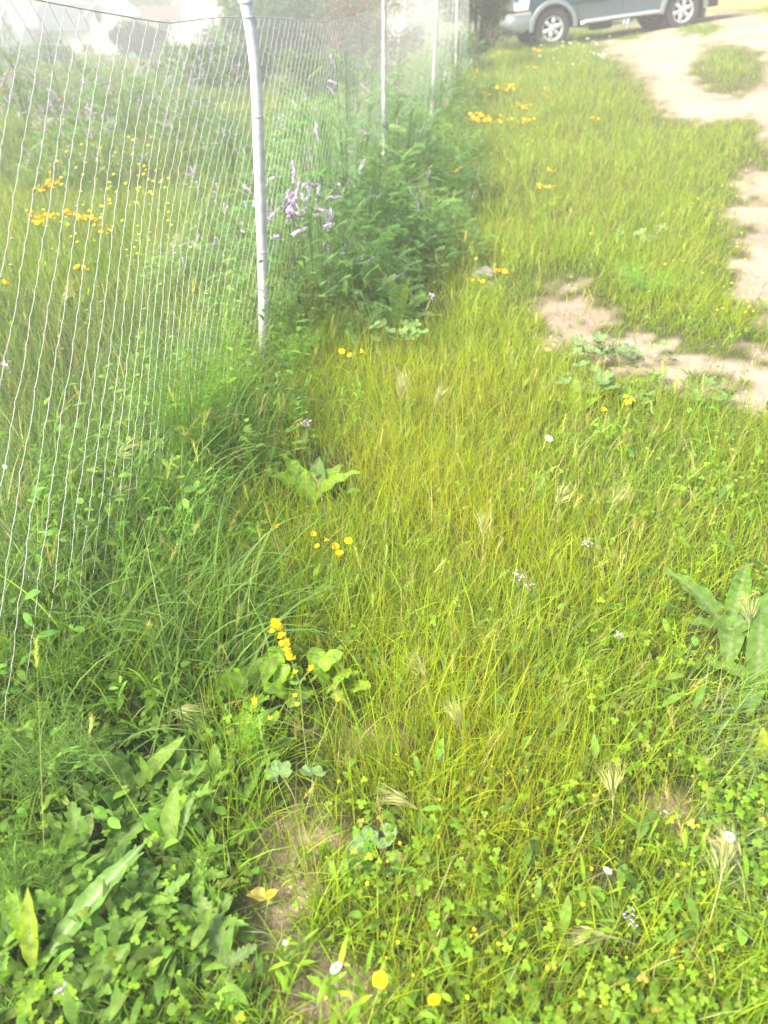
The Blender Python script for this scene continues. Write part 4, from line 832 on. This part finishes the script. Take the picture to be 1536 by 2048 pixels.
solid('windscreen', lambda bm: bm.faces.new([bm.verts.new(v) for v in ((.47, .2, 1.20), (.47, 1.58, 1.20), (1.0, 1.5, 1.655), (1.0, .28, 1.655))]), M_GLASS, car)
solid('cargo_bed', box(2.76, 4.10, .06, 1.72, 1.165, 1.19), M_BLACK, car)
# flares, bumper, lamps
def flare(cx):
    po = arc(cx, r_, A + .075, -2, 182, 20) + arc(cx, r_, A - .015, 182, -2, 20)
    return solid('wheel_arch', extr(po, -.05, .03), M_GREYP if cx else M_SILV, car, .012)
M_ARCH = mat('light_grey_arch', (.22, .26, .27), rough=.4, metal=.4)
for cx in (0, WB):
    o = flare(cx); o.data.materials.clear(); o.data.materials.append(M_ARCH)
    solid('wheel_arch', extr(arc(cx, r_, A + .075, -2, 182, 20) + arc(cx, r_, A - .015, 182, -2, 20), 1.75, 1.83), M_ARCH, car, .012)
bpz = [(-.46, .44), (-.46, .74), (-.78, .74), (-.98, .66), (-1.0, .55), (-.92, .42), (-.7, .36)]
o = solid('front_bumper', extr(bpz, -.01, 1.79), M_ARCH, car, .05, True)
solid('bumper_trim', box(-.9, -.50, -.015, .0, .70, .765), M_CHROME, car, .006)
for y_ in (.02, 1.5):
    o = solid('headlight', extr([(-.79, .80), (-.56, .79), (-.52, .98), (-.74, 1.0)], y_ - .035 if y_ < 1 else y_, y_ + .26), M_LAMP, car, .015)
solid('grille', box(-.80, -.74, .32, 1.46, .80, .98), M_CHROME, car, .01)
solid('fog_lamp', box(-.985, -.93, .15, .32, .52, .62), M_LAMP, car, .01)
solid('inner_arch', box(-.40, .40, .25, 1.5, .5, .80), M_BLACK, car)
solid('underbody', box(.3, 3.9, .25, 1.5, .36, .60), M_BLACK, car, .02)
g = G(); tube(g, [(.62, -.07, .40), (.70, -.1, .435), (.85, -.1, .44), (WB - .75, -.1, .44), (WB - .62, -.1, .435), (WB - .56, -.06, .42)], .042, 12); g.build('side_step', M_CHROME, car)
for x_ in (.9, 2.0): solid('step_bracket', box(x_, x_ + .05, -.08, .2, .38, .44), M_BLACK, car)
solid('exhaust_box', box(1.05, 1.5, .4, .7, .22, .40), M_BLACK, car, .03)
solid('mud_flap', box(WB + .5, WB + .53, .02, .36, .18, .62), M_MUD, car)
solid('rear_bumper', box(4.13, 4.34, .1, 1.68, .50, .64), M_BLACK, car, .02)
solid('tow_bar', box(4.25, 4.62, .82, .9, .46, .54), M_BLACK, car, .01)
for y_ in (-.004, 1.68): solid('tail_lamp', box(4.08, 4.158, y_, y_ + .105, .78, 1.08), M_RED, car, .006)
for x_ in (1.5, 2.5):
    h_ = solid('door_handle', box(x_ - .1, x_ + .06, -.03, .0, 1.0, 1.035), M_CHROME, car, .008)
for x_ in (1.56, 2.62, .55): solid('door_gap', box(x_, x_ + .008, -.003, .0, .52, 1.14), M_BLACK, car)
solid('wing_mirror', box(.78, .92, -.2, .0, 1.18, 1.34), M_TEAL, car, .03)
def wheel(x_, y_, face):
    wz = r_
    g = G(); prof = [(.24, -.10), (.33, -.125), (.365, -.115), (.385, -.08), (.385, .08), (.365, .115), (.33, .125), (.24, .10)]
    a = np.linspace(0, 6.2832, 41)[:-1]
    V = [[(x_ + rr * math.cos(t_), y_ + .12 + hh, wz + rr * math.sin(t_)) for t_ in a] for rr, hh in prof]
    q = [(i_ * 40 + j, i_ * 40 + (j + 1) % 40, (i_ + 1) * 40 + (j + 1) % 40, (i_ + 1) * 40 + j) for i_ in range(7) for j in range(40)]
    g.add(V, q); o = g.build('wheel', M_TYRE, car)
    g = G(); fo = y_ + .12 - face * .095
    for rr0, rr1, h1, h2 in ((.245, .225, 0, 0), (.225, .205, 0, face * .03), (.205, .2, face * .03, face * .15)):
        V = [(x_ + rr0 * math.cos(t_), fo + h1, wz + rr0 * math.sin(t_)) for t_ in a] + [(x_ + rr1 * math.cos(t_), fo + h2, wz + rr1 * math.sin(t_)) for t_ in a]
        g.add(V, [(j, (j + 1) % 40, 40 + (j + 1) % 40, 40 + j) for j in range(40)])
    for k in range(6):
        t_ = k * 1.0472 + .3; c_, s_ = math.cos(t_), math.sin(t_); w0, w1 = .042, .03
        pts4 = [(.05, -w0), (.05, w0), (.215, w1 * 1.3), (.215, -w1 * 1.3)]
        Vf = [(x_ + u * c_ - v * s_, fo + face * .015, wz + u * s_ + v * c_) for u, v in pts4]; Vb = [(p_[0], p_[1] + face * .04, p_[2]) for p_ in Vf]
        g.add(Vf + Vb, [(0, 1, 2, 3), (0, 4, 5, 1), (1, 5, 6, 2), (2, 6, 7, 3), (3, 7, 4, 0)])
    tube(g, [(x_, fo + face * .03, wz), (x_, fo + face * .0, wz), (x_, fo - face * .005, wz), (x_, fo - face * .006, wz)], [.07, .07, .05, .001], 16)
    g.build('rim', M_SILV, o, False)
    g = G(); g2 = [(x_ + .2 * math.cos(t_), fo + face * .10, wz + .2 * math.sin(t_)) for t_ in a] + [(x_ + .001 * math.cos(t_), fo + face * .10, wz + .001 * math.sin(t_)) for t_ in a]
    g.add(g2, [(j, (j + 1) % 40, 40 + (j + 1) % 40, 40 + j) for j in range(40)]); g.build('brake_disc', M_BLACK, o, False)
for x_ in (0, WB): wheel(x_, 0, 1); wheel(x_, 1.54, -1)

# ------------------------------------------------------------ things around the pickup
p = depth(1268, 44, 24); st = thing('blue_stool', p + Vector((0, 0, -.12)), 'pale blue plastic stool seen under the pickup', 'stool'); M_BL = mat('blue_plastic', (.30, .42, .50), rough=.5)
p0z = float(ground(p.x, 24, False)); st.location.z = p0z
solid('seat', box(-.17, .17, -.17, .17, .46, .50), M_BL, st, .015)
for a in (-1, 1):
    for b_ in (-1, 1):
        g = G(); tube(g, [(a * .22, b_ * .2, 0), (a * .14, b_ * .13, .46)], [.03, .045], 6); g.build('leg', M_BL, st)
M_OCH = mat('ochre_render', (.62, .40, .16), rough=.9, bump=.25, bscale=25, mottle=.08, mscale=2)
p = depth(1405, 34, 27); wl = thing('ochre_building', (p.x, 27.5, float(ground(9, 27, False)) - .3), 'ochre yellow rendered building behind the pickup tail', 'building')
solid('wall', box(0, 16, 0, 7, 0, 4.2), M_OCH, wl); solid('plinth', box(-.03, 16.03, -.04, 0, 0, .06), mat('pale_plinth', (.48, .45, .42), rough=.9, mottle=.1, mscale=4), wl)
solid('roof', extr([(-.4, 4.2), (16.4, 4.2), (16.4, 4.4), (-.4, 4.4)], -.5, 7.5), mat('roof_tile', (.35, .16, .09), rough=.85, mottle=.25, mscale=8), wl)
for x_ in (3.0, 8.0): w_ = solid('window', box(x_, x_ + 1.2, -.05, -.0, 1.7, 2.9), M_SILV, wl, .01); solid('pane', box(x_ + .1, x_ + 1.1, -.06, -.052, 1.8, 2.8), M_GLASS, w_)
p = depth(985, 30, 25); fe = thing('wooden_fence', (p.x - .5, 25.5, float(ground(p.x, 25, False)) - .1), 'dark brown slatted screen behind the pickup front', 'fence')
M_WD = mat('dark_wood', (.11, .08, .06), rough=.85, bump=.4, bscale=30, mottle=.3, mscale=6)
for k in range(3): solid('post', box(k * 2.2, k * 2.2 + .1, -.05, .05, 0, 1.9), M_WD, fe)
g = G()
for k in range(9): z_ = .12 + k * .2; g.add([(0.0, -.08, z_), (4.6, -.08, z_), (4.6, -.08, z_ + .15), (0, -.08, z_ + .15), (0, -.055, z_), (4.6, -.055, z_), (4.6, -.055, z_ + .15), (0, -.055, z_ + .15)], [(0, 1, 2, 3), (4, 7, 6, 5), (0, 4, 5, 1), (3, 2, 6, 7), (0, 3, 7, 4), (1, 5, 6, 2)])
g.build('slats', M_WD, fe, False)

# ------------------------------------------------------------ trees and bushes
M_BARK = mat('bark', (.13, .10, .07), rough=.95, bump=.8, bscale=20, mottle=.3, mscale=8)
def tree(name, loc, label, H_, Rd, c, trunk=1.0, n=5000, ls=.12, cat='tree', c2=None, frac=.0, group=None, squash=.8):
    o = thing(name, loc, label, cat, group); g = G(); gs = G()
    nc = 26; ca = rng.random(nc) * 6.28; cr = rng.random(nc) ** .6 * Rd * .75; cz = trunk + (H_ - trunk) * rng.random(nc) ** .8 * .9
    cr *= np.clip(1.15 - .6 * np.abs((cz - trunk) / (H_ - trunk) - .35), .3, 1); CC = np.stack([np.cos(ca) * cr, np.sin(ca) * cr, cz], 1); rad = rng.uniform(.22, .42, nc) * Rd
    k = rng.integers(0, nc, n); dv = unit(rng.normal(0, 1, (n, 3))) * rng.random((n, 1)) ** .45; P = CC[k] + dv * rad[k][:, None] * np.array([1, 1, squash]); P[:, 2] = np.maximum(P[:, 2], .05)
    d = unit(rng.normal(0, 1, (n, 3)) + np.array([0, 0, .2])); cc = vary(c, n, .25) * np.exp(rng.normal(0, .18, nc))[k][:, None]
    if c2 is not None: m = rng.random(n) < frac; cc[m] = vary(c2, m.sum(), .15)
    blades(g, P, d, perp(d), rng.uniform(.6, 1.3, n) * ls, ls * .5, 2, 'leaf', cc, .2); g.build('crown', M_LEAF, o)
    tube(gs, curve_pts((0, 0, -.3), (0, 0, trunk + .3), (.05 * Rd, 0, 0)), np.linspace(.06 * Rd + .03, .04 * Rd + .01, 8), 8)
    for i_ in range(0, nc, 2): tube(gs, curve_pts((0, 0, trunk * .7), CC[i_], (0, 0, .1 * Rd)), np.linspace(.03 * Rd + .01, .006, 8), 5)
    gs.build('trunk', M_BARK, o); return o
def gp(px, d): q = depth(px, 40, d); return Vector((q.x, d, float(ground(q.x, d, False))))
tree('bush', gp(955, 17.5), 'grey-green bush at the far end of the wire fence', 2.3, .85, (.09, .14, .06), .3, 9000, .06, 'bush')
tree('bush', gp(985, 21), 'paler bush left of the pickup front', 1.6, .8, (.17, .24, .08), .2, 5000, .06, 'bush')
tree('bush', gp(948, 23), 'dark bush behind the far fence end', 3.2, 1.3, (.08, .13, .07), .4, 7000, .08, 'bush')
tree('broadleaf_tree', gp(545, 42), 'light green bushy tree behind the near post', 4.6, 3.4, (.16, .27, .07), .8, 9000, .22)
tree('broadleaf_tree', gp(640, 45), 'pale green bushy tree right of the near post', 4.2, 3.6, (.15, .25, .07), .8, 9000, .22)
tree('dark_tree', gp(480, 48), 'dark green tree between the white tower house and the post', 6.0, 2.2, (.05, .10, .05), 1.2, 9000, .25)
tree('dark_bush', gp(545, 38), 'dark hedge bush below the light green trees', 2.6, 3.0, (.05, .10, .055), .3, 7000, .2, 'bush')
tree('dark_bush', gp(620, 40), 'dark bush on the right of the hedge bush', 2.4, 2.6, (.06, .11, .06), .3, 7000, .2, 'bush')
tree('flowering_tree', gp(742, 36), 'shrub with red blossoms beyond the second fence post', 3.0, 2.6, (.10, .14, .07), .7, 6000, .13, c2=(.60, .22, .18), frac=.14)
tree('flowering_tree', gp(700, 36), 'low red-flowered shrub left of the second post', 2.5, 1.8, (.09, .13, .07), .5, 4000, .13, c2=(.60, .22, .18), frac=.10)
tree('garden_bush', gp(265, 62), 'dark round bush in front of the brown-roofed house', 2.1, 1.9, (.045, .09, .055), .3, 5000, .25, 'bush')
tree('garden_bush', gp(302, 64), 'dark bush right of the round one by the brown-roofed house', 1.9, 1.4, (.05, .09, .06), .3, 4000, .25, 'bush')
tree('broadleaf_tree', gp(262, 96), 'tall pale tree behind the brown-roofed house', 10, 5, (.12, .19, .09), 2, 6000, .45)
tree('low_bush', gp(50, 58), 'low green bush in front of the grey-roofed house', .55, 3.0, (.06, .14, .06), .1, 6000, .2, 'bush', squash=.5)
tree('meadow_bush', gp(385, 30), 'dark low bush in the far meadow left of the post', 1.1, 1.9, (.05, .10, .06), .1, 5000, .14, 'bush', squash=.5)
tree('meadow_bush', gp(450, 28), 'dark low bush in the far meadow touching the post', 1.2, 1.7, (.06, .11, .06), .1, 5000, .14, 'bush', squash=.5)
tree('meadow_bush', gp(660, 24), 'grey-green thicket in the meadow behind the far wires', 1.0, 1.9, (.09, .15, .06), .1, 6000, .12, 'bush', squash=.5)
# ------------------------------------------------------------ houses
M_WHITE = mat('white_render', (.80, .80, .78), rough=.9, mottle=.04, mscale=1, bump=.1, bscale=6)
M_GROOF = mat('grey_roof', (.07, .085, .10), rough=.85, mottle=.15, mscale=3, bump=.3, bscale=8)
M_BROOF = mat('brown_roof', (.13, .08, .06), rough=.85, mottle=.15, mscale=3, bump=.3, bscale=8)
M_BEIGE = mat('beige_render', (.50, .46, .40), rough=.9, mottle=.1, mscale=1)
D_H = 78.0
def hx(px, d): return depth(px, 60, d).x
def hz(py, d): return depth(768, py, d).z
def house(name, label, x0, x1, y0, yd, zb_, ze, zr, roofm, wallm, gable='side', wins=(), door=None):
    """gable 'front': the gable end faces the camera; 'side': the ridge runs left-right"""
    o = thing(name, ((x0 + x1) / 2, y0, zb_), label, 'house'); W_ = x1 - x0; hw = W_ / 2; e = ze - zb_; r = zr - zb_
    if gable == 'front':
        solid('wall', extr([(-hw, -1), (hw, -1), (hw, e), (0, r), (-hw, e)], 0, yd), wallm, o)
        th_ = .22; k = (r - e) / hw; ov = .35
        for sg in (-1, 1): solid('roof_slope', extr([(0, r + .004), (sg * (hw + ov), e - ov * k), (sg * (hw + ov), e - ov * k + th_), (0, r + th_)], -.35, yd + .35), wallm if wallm is M_WHITE and roofm is None else roofm, o)
    elif gable == 'side':
        solid('wall', box(-hw, hw, 0, yd, -1, e), wallm, o)
        def rf(bm):
            v = [bm.verts.new(q) for q in ((-hw - .4, -.5, e), (hw + .4, -.5, e), (hw + .4, yd + .5, e), (-hw - .4, yd + .5, e), (-hw + (.9 if roofm is M_BROOF else -.4), yd / 2, r), (hw - (.9 if roofm is M_BROOF else -.4), yd / 2, r))]
            for f in ((0, 1, 5, 4), (2, 3, 4, 5), (1, 2, 5), (3, 0, 4), (0, 3, 2, 1)): bm.faces.new([v[i_] for i_ in f])
        solid('roof', rf, roofm, o)
    else:
        solid('wall', box(-hw, hw, 0, yd, -1, r), wallm, o); solid('parapet', box(-hw - .08, hw + .08, -.08, yd + .08, r, r + .15), wallm, o)
    for wx, wz_, ww, wh in wins:
        f_ = solid('window', box(wx - ww / 2, wx + ww / 2, -.06, 0, wz_, wz_ + wh), M_BEIGE, o); solid('pane', box(wx - ww / 2 + .08, wx + ww / 2 - .08, -.075, -.062, wz_ + .08, wz_ + wh - .08), M_GLASS, f_)
    if door:
        wx, z0_, ww, wh = door; solid('doorway', box(wx - ww / 2, wx + ww / 2, -.05, 0, z0_, z0_ + wh), M_BLACK, o)
    return o
zb_ = float(ground(-20, 76, False))
def HH(py): return hz(py, D_H)
house('gable_house', 'white house with a pointed gable facing the meadow', hx(182, D_H), hx(232, D_H), D_H, 8, zb_, HH(28), HH(5), M_WHITE, M_WHITE, 'front', [(-.2, HH(45) - zb_, .6, .9)])
house('wing_house', 'low white wing with a grey roof left of the gable', hx(60, D_H), hx(181, D_H), D_H + 1, 7, zb_, HH(62), HH(8), M_GROOF, M_WHITE, 'side', [(-1.6, HH(88) - zb_, 2.6, .9), (1.8, HH(104) - zb_, .9, .6)])
house('corner_house', 'white house with grey roof cut by the left edge', hx(-60, D_H), hx(36, D_H), D_H - 3, 9, zb_, HH(58), HH(12), M_GROOF, M_WHITE, 'side', [(1.2, HH(85) - zb_, .9, .8)])
house('gable_house', 'small white gable between the two grey roofs', hx(26, D_H), hx(62, D_H), D_H - 2.2, 6, zb_, HH(46), HH(14), M_WHITE, M_WHITE, 'front')
house('brown_roof_house', 'low white house with a pale brown hipped roof', hx(246, D_H + 6), hx(366, D_H + 6), D_H + 6, 8, zb_, HH(42), HH(10), M_BROOF, M_WHITE, 'side', [(1.2, HH(62) - zb_, 1.1, .8), (-2.2, HH(62) - zb_, .9, .8)])
tw = house('tower_house', 'tall flat-topped white building left of the near post', hx(367, D_H), hx(452, D_H), D_H, 8, zb_, HH(-60), HH(-60), M_WHITE, M_WHITE, 'flat')
gr = house('garage', 'beige low annex with a dark doorway under the tall white building', hx(385, D_H - 5), hx(455, D_H - 5), D_H - 5, 4, zb_, hz(68, D_H - 5), hz(68, D_H - 5), M_BEIGE, M_BEIGE, 'flat', door=(hx(415, D_H - 5) - hx(420, D_H - 5), .05, 1.0, 2.0))
o = solid('pool_wall', box(hx(236, 66), hx(395, 66), 66, 66.3, zb_ - .5, hz(92, 66)), mat('teal_paint_wall', (.22, .42, .42), rough=.8, mottle=.1, mscale=2), None); tag(o, 'low teal garden wall in front of the brown-roofed house', 'wall')
o = solid('white_boundary_wall', box(hx(560, 46), hx(800, 46), 46, 46.2, zb_, hz(70, 46)), M_WHITE, None); tag(o, 'pale garden wall behind the meadow right of the near post', 'wall')
house('far_house', 'bright white house glimpsed above the red-flowered shrub', hx(640, 110), hx(810, 110), 110, 8, zb_, hz(-40, 110), hz(-70, 110), M_BROOF, M_WHITE, 'side')
# hills behind
g = G(); xs = np.linspace(-700, 700, 90); hh = 10 + 2.2 * np.sin(xs * .008 + 1) + 1.2 * np.sin(xs * .031) + .6 * np.sin(xs * .11)
V = np.concatenate([np.stack([xs, np.full(90, 220.), np.full(90, -4.)], 1), np.stack([xs, np.full(90, 260.), hh * .6], 1), np.stack([xs, np.full(90, 320.), hh], 1), np.stack([xs, np.full(90, 900.), np.full(90, -4.)], 1)])
g.add(V, [(r0 * 90 + j, r0 * 90 + j + 1, (r0 + 1) * 90 + j + 1, (r0 + 1) * 90 + j) for r0 in range(3) for j in range(89)], (.09, .13, .07))
tag(g.build('hills', mat('hillside', (.09, .13, .07), rough=.95, mottle=.3, mscale=.03)), kind='structure')
# ------------------------------------------------------------ haze
bpy.context.view_layer.update()
hm = bpy.data.materials.new('haze'); hm.use_nodes = True; t = hm.node_tree; t.nodes.remove(t.nodes['Principled BSDF']); pv = t.nodes.new('ShaderNodeVolumePrincipled')
pv.inputs['Color'].default_value = (.42, .425, .42, 1); pv.inputs['Density'].default_value = .0150; pv.inputs['Anisotropy'].default_value = .0
t.links.new(pv.outputs[0], t.nodes['Material Output'].inputs['Volume'])
hz_ = solid('haze', box(-905, 905, -35, 1240, -8, 15), hm, None); tag(hz_, 'thin pale air veil over the meadow', 'haze', kind='stuff')
